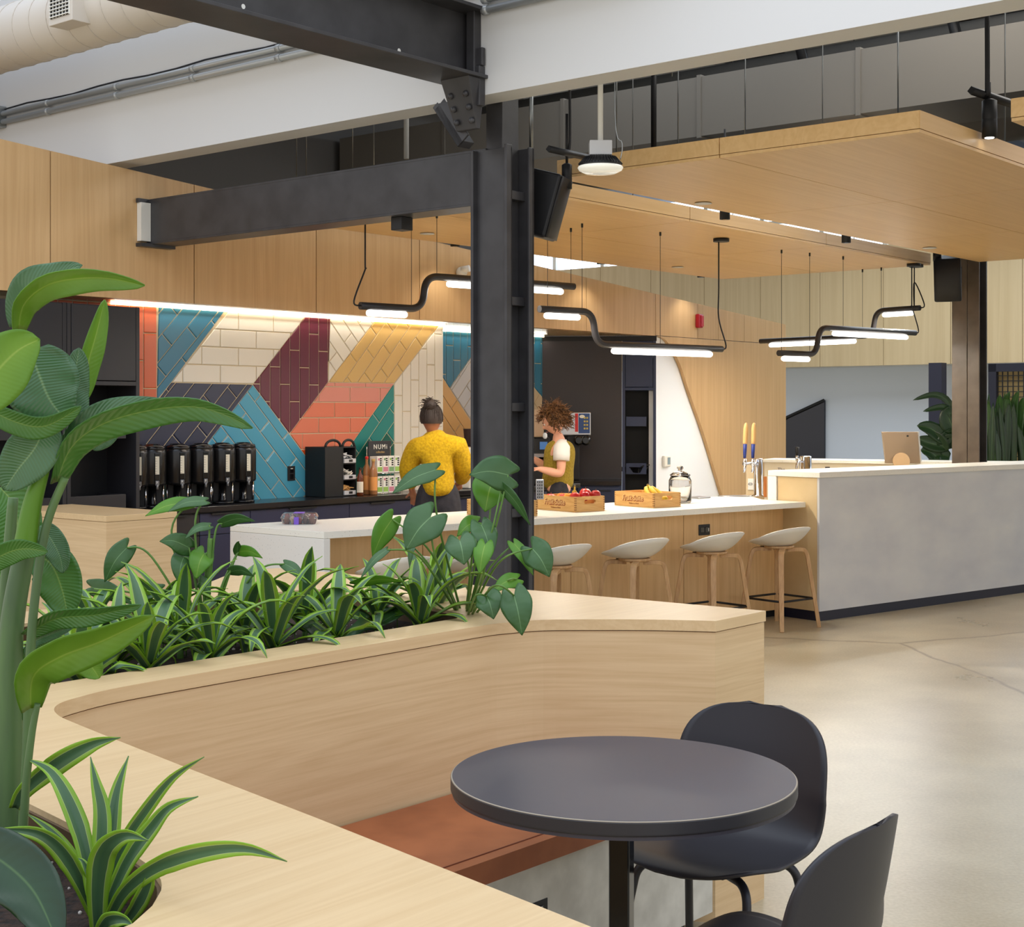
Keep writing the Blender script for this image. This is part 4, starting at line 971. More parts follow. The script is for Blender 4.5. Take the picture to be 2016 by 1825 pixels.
# --- bar stools
def make_stool():
    t = thing('bar_stool', (0, 0, 0), 'bar stool', 'stool', 'white shell bar stools along the island')
    # seat shell: local +y faces the island, back rises at -y
    def sh(a, r):
        th = 2*math.pi*a; rx = .235; ry = .215
        x = rx*math.cos(th)*r; y = ry*math.sin(th)*r
        back = max(0, -math.sin(th)); side = abs(math.cos(th)); fr_ = max(0, math.sin(th))
        rim = .035+.115*back**1.1+.055*side**2*(1-fr_)*.6
        z = .605+rim*(r**2.6)
        if fr_ > 0: z -= .012*fr_*(r**3)
        return (x*(1+.02*back), y, z)
    m = M(); m.grid(lambda a, b: sh(a, .02+.98*b), 40, 10, -.007); m.build('seat_shell', SHELLW, t, local=True)
    m = M(); m.lathe([(.10, .585), (.11, .592), (.11, .604), (.1, .606)], (0, 0, 0), 24); m.build('seat_plate', WLEG, t, local=True)
    feet = []
    for sx, sy in ((-1, -1), (1, -1), (1, 1), (-1, 1)):
        pts = [(sx*.03, sy*.05, .575), (sx*.10, sy*.115, .578), (sx*.135, sy*.135, .565), (sx*.15, sy*.145, .52), (sx*.21, sy*.205, 0)]
        pts = smoothpts(pts[:4], 4)[:-1]+[Vector(pts[3]), Vector(pts[4])]
        m = M()
        # rectangular section, tapering to the foot
        vs = []; n_ = len(pts)
        for i, p_ in enumerate(pts):
            tdir = (Vector(pts[min(i+1, n_-1)])-Vector(pts[max(i-1, 0)])).normalized()
            sdir = Vector((-sy*1.0, sx*1.0, 0)).normalized(); ndir = tdir.cross(sdir).normalized()
            wv = .021 if i < n_-1 else .015; tv = .014
            for (q1_, q2_) in ((-1, -1), (1, -1), (1, 1), (-1, 1)): vs.append(Vector(p_)+sdir*wv*q1_+ndir*tv*q2_)
        fs = [(i*4+k, i*4+(k+1)%4, (i+1)*4+(k+1)%4, (i+1)*4+k) for i in range(n_-1) for k in range(4)]+[(3, 2, 1, 0), tuple((n_-1)*4+k for k in range(4))]
        m.add(vs, fs); m.build('leg', WLEG, t, .003, local=True)
        fz = .215; kx = .21-(.06*fz/.52); ky = .205-(.06*fz/.52); feet.append((sx*kx, sy*ky, fz))
    m = M(); m.tube(feet+[feet[0]], .008, 4); m.build('footrest', BLK, t, local=True)
    m = M(); m.box(-.03, .03, .06, .16, .577, .592); m.build('seat_bracket', BLK, t, .003, local=True)
    return t
st0 = make_stool()
base = Vector((1.985, 10.90)); ry = math.atan2(.631, .776)
slabs = [(0, 0, 'rightmost, against the tan reception end panel'), (.725, 0, 'second from the right, under the outlet'), (1.483, 0, 'third from the right'), (2.19, 0, 'fourth from the right, beside the column'), (2.85, 0, 'mostly hidden behind the black column'), (3.46, 0, 'farthest left, behind the planter leaves')]
for k, (tt, oo, lb_) in enumerate(slabs):
    o = st0 if k == 0 else copy_tree(st0)
    p_ = base-Vector((.776, .631))*tt
    o.location = (p_.x, p_.y, 0); o.rotation_euler = (0, 0, ry+[.0, .03, -.02, .02, 0, -.05][k]); o['label'] = 'white shell bar stool with oak legs, '+lb_

# --- fruit crates
BURN = mat('burnt_brown', (150, 84, 36), .6)
def crate(nc, label, group='fruit crates on the island', txt=True):
    nc = Vector(nc); t = thing('fruit_crate', (nc.x, nc.y, ZI+.001), label, 'crate', group)
    T = Matrix.Translation((nc.x, nc.y, ZI+.001)) @ Matrix.Rotation(math.atan2(.631, .776), 4, 'Z')    # x short side, y long side
    Lx, Ly, H_, th = .275, .41, .105, .012
    m = M(T); m.box(0, Lx, 0, Ly, 0, .01); m.build('floor_board', CRATE, t)
    m = M(T); m.box(0, th, 0, Ly, .01, H_); m.box(Lx-th, Lx, 0, Ly, .01, H_); m.build('long_side', CRATE, t, .002)
    for y0 in (0, Ly-th):
        m = M(T @ Matrix.Translation((0, y0+th, 0)) @ Matrix.Rotation(R(90), 4, 'X'))
        hole = [(Lx/2+.04+.014*math.cos(a), .068+.014*math.sin(a)) for a in [math.pi*(-.5+i/6) for i in range(7)]]+[(Lx/2-.04+.014*math.cos(a), .068+.014*math.sin(a)) for a in [math.pi*(.5+i/6) for i in range(7)]]
        m.prism([(th, .01), (Lx-th, .01), (Lx-th, H_), (th, H_)], 0, th, [hole[::-1]]); m.build('short_side', CRATE, t)
    for (x0, x1, y0, y1) in ((-.0008, th, -.0008, th), (Lx-th, Lx+.0008, -.0008, th), (-.0008, th, Ly-th, Ly+.0008)):
        m = M(T)
        for k in range(6): m.box(x0, x1, y0, y1, .012+k*.0155, .019+k*.0155)
        m.build('finger_joint', mat('joint_brown', (150, 104, 56), .6), t)
    if txt:
        R0 = Matrix.Rotation(math.atan2(.631, .776), 4, 'Z')
        for body, sz, yy, zz in (('Fruit Suite', .052, Ly*.53, .062), ('Wellness at Work', .014, Ly*.5, .024)):
            a = text(body, sz, (0, 0, 0), (0, 0, 0), BURN, 'lettering', t, .0006)
            q = R0 @ Vector((-.0012, yy, zz)); a.location = q; a.rotation_euler = (R(90), 0, math.atan2(.631, .776)-R(90)); 
            if sz > .03:
                a.data.materials.clear(); a.data.materials.append(mat('print_cream', (236, 200, 136), .6))
                sh_ = text(body, sz, (0, 0, 0), (0, 0, 0), BURN, 'lettering_shadow', t, .0003, fat=.0042)
                c2_ = sh_.data; sh_.location = R0 @ Vector((-.0008, yy-.003, zz-.003)); sh_.rotation_euler = a.rotation_euler; sh_.scale = (1, 1, 1)
    return t, T
c0, T0_ = crate((-.045, 9.56), 'wooden fruit crate behind the black column, leftmost of the three')
c1, T1 = crate((.435, 10.09), 'wooden fruit crate heaped with apples and peaches, middle of the three')
c2_, T2 = crate((1.018, 10.54), 'wooden fruit crate holding bananas, rightmost of the three')
def fruit(T, x, y, z, r, c, kind, label, grp):
    p_ = T @ Vector((x, y, z)); o = thing(kind, p_-Vector((0, 0, r)), label, 'fruit', grp)
    m = M(); m.lathe([(.002, -.9*r), (r*.45, -.93*r), (r*.9, -.5*r), (r, 0), (r*.88, .52*r), (r*.5, .86*r), (r*.15, .82*r), (.002, .74*r)], p_, 18); m.build('flesh', mottled('skin_'+kind+str(c[0]), c, tuple(max(0, v-45) if i else v for i, v in enumerate(c)), 18, .3), o)
    m = M(); m.tube([p_+Vector((0, 0, r*.7)), p_+Vector((.004, 0, r*1.15))], .0018, 5); m.build('stem', BURN, o)
FR = [(.05, .06, .10, .037, (190, 36, 44), 'apple'), (.13, .05, .105, .036, (186, 30, 40), 'apple'), (.20, .12, .115, .042, (206, 84, 72), 'apple'), (.235, .05, .11, .036, (176, 70, 58), 'peach'),
      (.06, .14, .09, .036, (226, 150, 50), 'orange'), (.15, .15, .085, .036, (226, 180, 60), 'orange'), (.10, .24, .08, .037, (190, 40, 44), 'apple'), (.2, .24, .08, .037, (214, 160, 60), 'orange'), (.06, .33, .08, .036, (190, 60, 50), 'apple'), (.17, .34, .08, .036, (222, 150, 50), 'orange')]
fw = ['red apple at the near left corner of the middle crate', 'red apple beside the middle crate corner joint', 'large blushed apple standing highest in the middle crate', 'dull red peach at the right end of the middle crate', 'orange peeking over the long side of the middle crate', 'yellow orange in the centre of the middle crate', 'red apple halfway back in the middle crate', 'orange at the far right of the middle crate', 'red apple near the far end of the middle crate', 'orange at the far end of the middle crate']
for (x, y, z, r, c_, kd), lb_ in zip(FR, fw): fruit(T1, x, y, z, r, c_, kd, lb_, 'fruit in the middle crate')
for k, (x, y, c_, kd, lb_) in enumerate(((.07, .07, (200, 60, 50), 'apple', 'red apple behind the handle hole of the right crate'), (.15, .05, (190, 190, 70), 'pear', 'yellow green pear behind the handle hole of the right crate'), (.22, .12, (196, 60, 56), 'apple', 'red apple at the right end of the right crate'))):
    fruit(T2, x, y, .05, .036, c_, kd, lb_, 'fruit in the right crate')
BAN = mottled('banana_skin', (232, 200, 70), (206, 170, 50), 10, .45)
def banana(T, pts, label):
    q = [T @ Vector(p_) for p_ in pts]; q = smoothpts(q, 5); n_ = len(q)
    o = thing('banana', q[0]-Vector((0, 0, .02)), label, 'fruit', 'bananas in the crates')
    m = M(); m.tube(q, [.004+.013*math.sin(math.pi*min(1, (i+1)/n_))**.5 if i > 3 else .006 for i in range(n_)], 8); m.build('peel', BAN, o)
    m = M(); m.tube([q[0]-(q[1]-q[0])*1.5, q[0]], .006, 7); m.build('stalk', mat('banana_stalk', (120, 96, 50), .6), o)
banana(T2, [(.10, .16, .155), (.07, .15, .13), (.055, .12, .10), (.06, .08, .07)], 'banana hooked over the left side of the bunch in the right crate')
banana(T2, [(.10, .16, .155), (.10, .13, .13), (.10, .09, .10), (.12, .06, .07)], 'middle banana of the bunch in the right crate')
banana(T2, [(.10, .16, .155), (.14, .15, .13), (.165, .11, .10), (.17, .07, .07)], 'right banana of the bunch in the right crate')
banana(T1, [(.085, .10, .17), (.09, .11, .13), (.11, .14, .10), (.12, .18, .08)], 'banana standing tip up among the apples in the middle crate')

# --- jar, tablet, cookie tray, metal box
p_ = G(1339, 990, ZI); p_.z = ZI+.001
t = thing('glass_jar', p_, 'large clear glass jar with knobbed lid on the island', 'jar')
r = .086
m = M(); m.lathe([(r*.92, 0), (r, .01), (r, .17), (r*.86, .195), (r*.82, .205), (r*.78, .205), (r*.95, .165), (r*.95, .014), (.003, .012)], p_, 36); m.build('vessel', GLASS, t)
m = M(); m.lathe([(r*.9, .206), (r*.92, .212), (r*.6, .232), (r*.22, .243), (r*.18, .25), (r*.3, .262), (r*.26, .278), (.002, .282)], p_, 30); m.build('lid', GLASS, t)
p_ = G(1375, 981, ZI); p_.z = ZI+.001
m = M(Matrix.Translation(p_) @ UVM); m.box(-.09, .09, -.06, .06, 0, .012); tag(m.build('serving_plate', BRUSH, None, .004), 'flat steel plate lying on the island right behind the jar', 'plate')
p_ = P(1064, 983, 9.95); p_.z = ZI+.001+.0
t = thing('perforated_holder', (p_.x, p_.y+.2, ZI+.107), 'perforated steel holder standing at the left edge of the middle crate', 'holder')
m = M(Matrix.Translation((P(1064, 0, 9.7).x, 9.72, 0))); m.box(-.03, .022, -.05, .05, P(0, 983, 9.7).z, P(0, 944, 9.7).z); m.build('body', BRUSH, t, .006)
m = M(Matrix.Translation((P(1064, 0, 9.7).x, 9.72, 0)))
for i in range(3):
    for j in range(6): m.box(-.022+i*.014, -.016+i*.014, -.0515, -.05, P(0, 980, 9.7).z+j*.02, P(0, 980, 9.7).z+.01+j*.02)
m.build('slots', BLK, t)
p_ = G(590, 1031, ZI); T = Matrix.Translation((p_.x, p_.y, ZI+.001)) @ Matrix.Rotation(R(4), 4, 'Z')
t = thing('cupcake_box', (p_.x, p_.y, ZI+.001), 'clear plastic box of mini cupcakes with a purple label on the island', 'food box')
PLAS = mat('clear_plastic', (240, 242, 245), .08, trans=.9, ior=1.2)
m = M(T); m.hexa([(-.1, -.06, 0), (.1, -.06, 0), (.1, .06, 0), (-.1, .06, 0)], [(-.11, -.07, .035), (.11, -.07, .035), (.11, .07, .035), (-.11, .07, .035)]); m.build('tray', PLAS, t, .006)
m = M(T); m.hexa([(-.115, -.075, .036), (.115, -.075, .036), (.115, .075, .036), (-.115, .075, .036)], [(-.1, -.06, .066), (.1, -.06, .066), (.1, .06, .066), (-.1, .06, .066)]); m.build('lid', PLAS, t, .006)
cc = [(120, 70, 46), (196, 170, 140), (150, 60, 50), (90, 54, 40)]
for j in range(3):
    for i in range(5):
        m = M(T); m.lathe([(.013, .004), (.017, .022), (.019, .028), (.015, .042), (.003, .05)], (-.076+i*.038, -.038+j*.038, 0), 10); m.build('cupcake', mat('cake_%d' % ((i+j*2) % 4), cc[(i+j*2) % 4], .7), t)
m = M(T); m.box(-.035, .03, -.063, .063, .067, .0685); m.box(-.03, .0, -.0775, -.075, .0, .045); m.build('purple_label', mat('purple', (120, 84, 190), .5), t)
# --- taps
def cyl(px, py, Y_, r, z0, z1, name, label):
    p_ = P(px, py, Y_); t = thing(name, (p_.x, p_.y, z0), label, 'tap')
    m = M(); m.lathe([(r*1.5, 0), (r*1.5, .008), (r, .014), (r, z1-z0-.01), (r*.9, z1-z0), (.002, z1-z0+.002)], (p_.x, p_.y, z0), 30); m.build('tower', CHROME, t)
    return t, p_
t, p_ = cyl(1493, 977, 12.0, .036, ZI+.001, P(0, 903, 12).z, 'tap_tower', 'tall chrome drink tower with two long blue and wood tap handles')
HB = mat('handle_blue', (38, 56, 130), .45); HW = mat('handle_wood', (216, 170, 108), .45)
for x0, x1, lab in ((1466, 1469, 'l'), (1482, 1484.5, 'r')):
    zc = P(0, 912, 12).z; Y_ = 11.86
    m = M(); m.tube(smoothpts([Vector((p_.x, p_.y, zc)), Vector((P(x0+5, 0, Y_).x, Y_+.02, zc)), Vector((P(x0, 0, Y_).x, Y_-.02, zc-.02)), Vector((P(x0-2, 0, Y_).x, Y_-.03, zc-.07))], 4), .011, 10); m.lathe([(.016, -.02), (.018, 0), (.012, .035)], (P(x0, 0, Y_).x, Y_, zc+.005), 12); fc = m.build('faucet', CHROME, t)
    a = P(x0, 902, Y_); b2 = P(x0+1, 874, Y_); c_ = P(x1, 832, Y_)
    m = M(); m.tube([a, b2], [.012, .017], 14); m.build('blue_grip', HB, t)
    m = M(); q = [b2+(c_-b2)*s_ for s_ in (0, .05, .35, .75, .93, 1)]; m.tube(q, [.017, .0185, .020, .019, .014, .004], 14); m.build('wooden_handle', HW, t)
t, p_ = cyl(1586, 922, 12.6, .052, ZI+.001, P(0, 898, 12.6).z, 'tap_tower', 'short wide chrome drink tower with a black tap handle')
zc = P(0, 908, 12.6).z
m = M(); m.tube(smoothpts([p_*1+Vector((0, 0, zc-p_.z)), Vector((P(1573, 0, 12.5).x, 12.5, zc)), Vector((P(1569, 0, 12.45).x, 12.45, zc-.02)), Vector((P(1568, 0, 12.42).x, 12.42, zc-.06))], 4), .011, 10); m.tube([P(1569, 908, 12.47), P(1569, 897, 12.47)], .012, 10); m.build('faucet', CHROME, t)
m = M(); m.tube([P(1569, 897, 12.47), P(1569, 890, 12.47), P(1569.5, 880, 12.47)], [.009, .015, .017], 12); m.build('black_handle', BLK, t)
m = M(); q = P(1506, 0, 11.9); m.box(q.x-.012, q.x+.012, 11.88, 11.9, ZI+.001, P(0, 938, 11.9).z); tag(m.build('name_card', mat('card_orange', (206, 130, 70), .5)), 'narrow orange card standing right of the tall tap tower', 'card')
m = M(); q = G(1447, 977, ZI); m.T = Matrix.Translation((q.x, q.y, ZI+.001)); m.lathe([(.14, 0), (.14, .004), (.12, .005)], seg=30, sx=1, sy=.6); tag(m.build('drip_tray', BRUSH), 'low steel drip tray in front of the tall tap tower', 'tray')

q = P(1476, 976, 12.15); t = thing('notice_stand', (q.x, 12.15, ZI+.001), 'small tan stand with a white emblem card just left of the tall tap tower', 'stand')
m = M(); m.box(P(1469, 0, 12.15).x, P(1484, 0, 12.15).x, 12.14, 12.16, ZI+.001, P(0, 910, 12.15).z); m.build('board', mat('board_light', (206, 186, 150), .5), t)
m = M(); m.box(P(1472, 0, 12.15).x, P(1483, 0, 12.15).x, 12.134, 12.139, P(0, 964, 12.15).z, P(0, 942, 12.15).z); m.build('card', WPLAS, t)
m = M(); m.T = Matrix.Translation((P(1477.5, 0, 12.13).x, 12.1335, P(0, 953, 12.13).z)) @ Matrix.Rotation(R(90), 4, 'X'); m.tube([(.016*math.cos(a), .011*math.sin(a), 0) for a in [i*math.pi/6 for i in range(13)]], .0015, 4); m.tube([(-.018, 0, 0), (.018, 0, 0)], .002, 4); m.build('emblem', BLK, t)
# ================================================================ reception desk
ZR = 1.136
r0 = Vector((2.34, 11.17)); rd = Vector((.776, .631)); rn = Vector((-.631, .776))
t = thing('reception_desk', (r0.x+1.5, r0.y+1.5, 0), 'long grey plastered reception desk with a white stone top', 'desk')
LR = 4.6
m = M(); m.prism([r0-rd*.012-rn*.012, r0+rd*LR-rn*.012, r0+rd*LR+rn*.5, r0-rd*.012+rn*.5], ZR-.042, ZR); m.build('stone_top', STONE, t, .003)
m = M(); m.prism([r0, r0+rd*LR, r0+rd*LR+rn*.02, r0+rn*.02], .075, ZR-.043); m.build('front_panel', PLASTER, t)
m = M(); m.prism([r0+rn*.021, r0+rn*.41, r0+rn*.41+rd*.02, r0+rn*.021+rd*.02], .075, ZR-.043); m.build('end_panel', TANP, t)
m = M(); m.prism([r0+rn*.021+rd*.021, r0+rd*LR+rn*.021, r0+rd*LR+rn*.44, r0+rn*.44+rd*.021], .075, ZR-.043); m.build('carcass', TANP, t)
m = M(); m.prism([r0+rn*.415-rd*.012, r0+rn*.5-rd*.012, r0+rn*.5+rd*.02, r0+rn*.415+rd*.02], ZI+.001, ZR-.043); m.build('waterfall_leg', STONE, t)
m = M(); m.prism([r0+rd*.01+rn*.01, r0+rd*LR+rn*.01, r0+rd*LR+rn*.4, r0+rn*.4+rd*.01], 0, .074); m.build('plinth', mat('plinth_navy', (24, 26, 44), .4), t)
# inner ledge behind
a, b_ = G(1500, 904.3, 1.1), G(1890, 909.6, 1.1)
t = thing('back_ledge', (a.x, a.y, 0), 'low cream counter wall standing behind the reception desk', 'counter')
m = M(); d_ = (b_-a).normalized(); e_ = Vector((-d_.y, d_.x, 0)); m.prism([a.to_2d(), (b_+d_*1.5).to_2d(), (b_+d_*1.5+e_*.5).to_2d(), (a+e_*.5).to_2d()], 1.07, 1.1); m.build('top', STONE, t, .003)
m = M(); a2 = a+d_*.02+e_*.02; m.prism([a2.to_2d(), (b_+d_*1.5+e_*.02).to_2d(), (b_+d_*1.5+e_*.48).to_2d(), (a2+e_*.46).to_2d()], 0, 1.069); m.build('body', mat('cream_panel', (226, 214, 188), .5), t)
m = M(); q = onLine(Vector((a2.x, a2.y)), Vector((d_.x, d_.y)), 1631); m.T = Matrix.Translation((q.x, q.y-.002, 0)); m.box(-.035, .035, -.004, .004, P(0, 921, q.y).z-.01, P(0, 921, q.y).z+.01); m.build('slot', BLK, t)
tz = text('The', .05, (0, 0, 0), (0, 0, 0), mat('ink_grey', (90, 90, 94), .6), 'lettering', t, .001); q = onLine(Vector((a2.x, a2.y)), Vector((d_.x, d_.y)), 1538); tz.location = Vector((q.x, q.y-.01, P(0, 924.5, q.y).z))-t.location; tz.rotation_euler = (R(90), 0, math.atan2(d_.y, d_.x))
# computer
Yc = 14.6
t = thing('desktop_computer', (P(1775, 0, Yc).x, Yc, 1.1), 'aluminium all-in-one computer seen from behind on the back ledge', 'computer')
A1, A2, A3, A4 = P(1744, 912, Yc), P(1812, 912, Yc+.05), P(1807, 850, Yc-.06), P(1737, 850, Yc-.1)
bz = Vector((-.004, .03, 0))
m = M(); m.hexa([A1, A2, A2+bz, A1+bz], [A4, A3, A3+bz, A4+bz]); m.build('casing', mat('computer_grey', (176, 158, 138), .4, .2), t, .004)
m = M(); e0 = A2; m.hexa([A2, A2+Vector((.02, .02, 0)), A2+bz+Vector((.02, .0, 0)), A2+bz], [A3, A3+Vector((.02, .02, 0)), A3+bz+Vector((.02, 0, 0)), A3+bz]); m.build('edge_band', WPLAS, t)
m = M(); q = P(1774, 908, Yc-.03); m.T = Matrix.Translation(q) @ Matrix.Rotation(R(82), 4, 'X'); m.lathe([(.085, 0), (.085, .012)], seg=30); m.build('round_mount', mat('mount_tan', (200, 168, 128), .4), t)
m = M(); m.box(P(1782, 0, Yc).x-.008, P(1782, 0, Yc).x+.008, Yc-.10, Yc-.085, P(0, 858, Yc).z-.008, P(0, 858, Yc).z+.008); m.build('logo_mark', BLK, t)
# far dark post, mesh panel
p_ = onU(1847, 0, 22.8)
u_, n_ = UN(p_)
m = M(UVM); m.box(22.7, 22.9, n_-.1, n_+.12, 0, 2.39); tag(m.build('steel_post', mat('post_dark', (40, 40, 56), .5)), 'dark square steel post against the pale blue far wall', 'post')
t = thing('mesh_screen', onU(1985, 900, 21.5), 'black framed wire mesh screen at the right edge behind the plants', 'screen'); t.location.z = 0
nA = UN(onU(1948, 0, 21.5))[1]; zt = onU(1970, 716, 21.5).z
m = M(UVM); m.box(21.45, 21.55, nA-.12, nA, 0, zt); m.box(21.45, 21.55, nA-2.5, nA, zt-.12, zt); m.box(21.45, 21.55, nA-2.5, nA-2.38, 0, zt); m.build('frame', mat('frame_dark', (34, 34, 46), .45), t)
m = M(UVM)
for k in range(30): m.box(21.49, 21.51, nA-.12-k*.08-.006, nA-.12-k*.08+.006, 0, zt-.12)
for k in range(28): m.box(21.49, 21.51, nA-2.4, nA-.12, zt-.18-k*.08-.006, zt-.18-k*.08+.006)
m.build('wire_grid', BLK, t)
m = M(UVM); m.box(21.6, 21.66, nA-2.5, nA-.1, 0, zt); m.build('back_board', mat('board_tan', (180, 152, 100), .6), t)
# ================================================================ planter bench
ZP = .945
def gp(x, y, z=ZP): q = G(x, y, z); return (q.x, q.y)
def w2(u, n): q = W(u, n); return (q.x, q.y)
inner_pts = [gp(366, 1510.7), (-.90, 3.06), (-.985, 3.175), (-1.015, 3.27), gp(154.8, 1372.4), gp(258, 1349), gp(520, 1304), (-.30, 4.24), gp(950, 1231.5), gp(1000, 1225.5), (.10, 4.612), gp(1180, 1219.3), (.45, 4.617), gp(1409.5, 1222.5)]
inner = [tuple(p.to_2d()) for p in smoothpts([Vector((a, b, 0)) for a, b in inner_pts], 4)]
outline = [(.45, 1.45), gp(1165, 1825), gp(620, 1609)]+inner+[gp(1507.8, 1202.5), w2(4.09, 4.68), gp(472, 1122), w2(3.3, 4.3), w2(.5, 4.3), w2(.5, .6), w2(1.15, .55)]
trough = [w2(1.85, 3.11), w2(3.45, 3.11), w2(3.53, 3.15), w2(3.57, 3.25), w2(3.70, 4.0), w2(3.62, 4.06), w2(1.85, 4.06), w2(1.8, 3.6)]
pot_px = [(49, 1578), (120, 1613), (184.5, 1646), (267.6, 1686), (300, 1708), (316.8, 1732), (318.5, 1743), (316.8, 1753.7), (300, 1783), (261, 1818)]
pot = [gp(*q) for q in pot_px]+[w2(1.03, 1.56), w2(.93, 1.62), w2(.86, 1.75), w2(.82, 2.0), w2(.82, 2.5), w2(.95, 2.62), w2(1.25, 2.62), w2(1.37, 2.45)]
def inset(poly, d):
    n = len(poly); ar = sum(poly[i][0]*poly[(i+1)%n][1]-poly[(i+1)%n][0]*poly[i][1] for i in range(n)); s_ = 1 if ar > 0 else -1; out = []
    for i in range(n):
        a, b, c = (Vector(poly[j % n]) for j in (i-1, i, i+1)); e1 = (b-a).normalized(); e2 = (c-b).normalized()
        n1 = Vector((-e1.y, e1.x))*s_; n2 = Vector((-e2.y, e2.x))*s_; q = n1+n2
        q = q/max(q.length_squared, .4)*2*.5 if q.length > 1e-6 else n1
        out.append(tuple(b+q*d*(2/ max(.001, 2))*1.0 if False else b+(n1+n2).normalized()*d/max(.5, (n1+n2).normalized().dot(n1))))
    return out
bench = thing('planter_bench', (0, 3.4, 0), 'curved maple planter bench wrapping around the black table, filled with green plants', 'bench')
m = M(); m.prism(outline, ZP-.034, ZP, [trough, pot]); m.build('top_board', WTOP, bench, .0015, seg=1)
m = M(); m.prism(inset(outline, .004), 0, ZP-.037, [inset(trough, -.004), inset(pot, -.004)]); m.build('side_panels', WBEN, bench)
for nm, pl in (('a', trough), ('b', pot)):
    m = M(); m.prism(inset(pl, .001), .72, ZP-.01, [inset(pl, .006)]); m.build('metal_liner', mat('liner_brown', (92, 70, 44), .45), bench)
    m = M(); m.prism(inset(pl, .005), .70, .885 if nm == 'a' else .875); so = m.build('soil', SOIL, bench)
    md = so.modifiers.new('tri', 'TRIANGULATE')
rr = random.Random(3)
for (pl, cnt) in ((pot, 220), (trough, 160)):
    m = M(); xs = [p[0] for p in pl]; ys = [p[1] for p in pl]; k = 0
    def inside(x, y, pl=pl):
        c = False
        for i in range(len(pl)):
            (x1, y1), (x2, y2) = pl[i], pl[i-1]
            if (y1 > y) != (y2 > y) and x < (x2-x1)*(y-y1)/(y2-y1)+x1: c = not c
        return c
    while k < cnt:
        x, y = rr.uniform(min(xs), max(xs)), rr.uniform(min(ys), max(ys))
        if inside(x, y): m.ball((x, y, (.886 if pl is trough else .876)), rr.choice((.0018, .0025, .0035, .006)), 5, 3); k += 1
    tag(m.build('perlite', mat('perlite', (206, 196, 186), .9), bench), kind='stuff')
# seam where the straight back meets the curved one
q0 = gp(950, 1231.5)
# --- seat
seat_back = [(-.775, 2.915)]+[p for p in inset(outline, -.006)[6:-6] if p[1] > 2.9 and p[0] < .61][:60]
sb = [(-.775, 2.915)]+[(a+.004, b-.006) for a, b in inner if b > 2.95 and a < .60]
seat = sb+[(.60, 4.50), (-.1056, 3.673)]
t = thing('seat_cushion', (-.3, 3.7, .40), 'tan leather seat cushion fitted against the curved bench back', 'cushion')
m = M(); m.prism(seat, .40, .46); m.build('leather_pad', LEATHER, t, .016, seg=3)
sd_ = (Vector((.60, 4.50))-Vector((-.1056, 3.673))).normalized(); sn_ = Vector((-sd_.y, sd_.x))
m = M(); a = Vector((-.70, 2.995))+sn_*.035; b_ = Vector((.52, 4.41))+sn_*.035; m.tube([(a.x, a.y, .4605), (b_.x, b_.y, .4605)], .0025, 5); m.build('piping', mat('stitch_brown', (120, 60, 30), .6), t)
base_ = thing('bench_base', (-.2, 3.7, 0), 'pale concrete bench base panel under the leather cushion', 'bench base')
A0, B0 = Vector((-.80, 2.87)), Vector((.63, 4.535))
m = M(); m.prism([A0+sn_*.012, B0+sn_*.012, B0+sn_*.035, A0+sn_*.035], .05, .398); m.build('front_panel', CONCB, base_)
m = M(); m.prism([A0+sn_*.05, B0+sn_*.05-sd_*.1, B0+sn_*.07-sd_*.1, A0+sn_*.07], 0, .05); m.build('plinth', BLK, base_)
kx = (1057-1008)/F; q_ = A0+sn_*.012; tt = (kx*q_.y-q_.x)/(sd_.x-kx*sd_.y); q_ = q_+sd_*tt
outlet(Matrix.Translation((q_.x, q_.y, CZ-(1817-HOR)/F*q_.y)) @ Matrix.Rotation(math.atan2(sd_.y, sd_.x), 4, 'Z'), 'black power outlet low on the bench base near the bottom edge')
# --- second bench block at the left, in front of the tall cabinets
t = thing('wood_bench', W(5.2, 7.9), 'maple bench end standing before the charcoal cabinets at the left edge', 'bench')
pc_ = G(208.7, 1016, 1.0); u_, n_ = UN(pc_)
m = M(UVM); m.box(u_, u_+.5, n_, n_+1.1, .965, 1.0); m.build('top_board', WTOP, t, .002)
m = M(UVM); m.box(u_+.004, u_+.5, n_+.004, n_+1.1, 0, .963); m.build('side_panels', WBEN, t)

# ================================================================ round table
tc_ = Vector((.2625, 3.477, 0)); rt = .408
t = thing('round_table', tc_, 'round charcoal cafe table on a square black post', 'table')
TT = mat('table_laminate', (68, 65, 72), .42)
m = M(); m.lathe([(rt-.004, .708), (rt-.001, .7095), (rt, .7115), (rt, .714), (rt, .736), (rt, .7385)], tc_, 128); m.build('edge', mat('table_edge', (52, 50, 52), .45), t)
m = M(); m.lathe([(rt, .7388), (rt-.0025, .7408), (rt-.004, .741)], tc_, 128); m.build('edge_trim', mat('trim_tan', (160, 148, 130), .5), t)
m = M(); m.lathe([(rt-.004, .70), (rt-.004, .7414)], tc_, 128, smooth=False); m.build('tabletop', TT, t)
m = M(Matrix.Translation((.2595, 3.477, 0)) @ Matrix.Rotation(R(-19), 4, 'Z')); m.box(-.025, .025, -.025, .025, .012, .70); m.build('post', BLKG, t, .004)
m = M(Matrix.Translation((.2595, 3.477, 0)) @ Matrix.Rotation(R(-19), 4, 'Z')); m.box(-.16, .16, -.02, .02, .688, .70); m.box(-.02, .02, -.16, .16, .688, .70); m.build('mounting_cross', BLK, t)
m = M(); m.lathe([(.24, 0), (.245, .006), (.23, .012), (.03, .02)], tc_, 48); m.build('foot_plate', BLK, t)

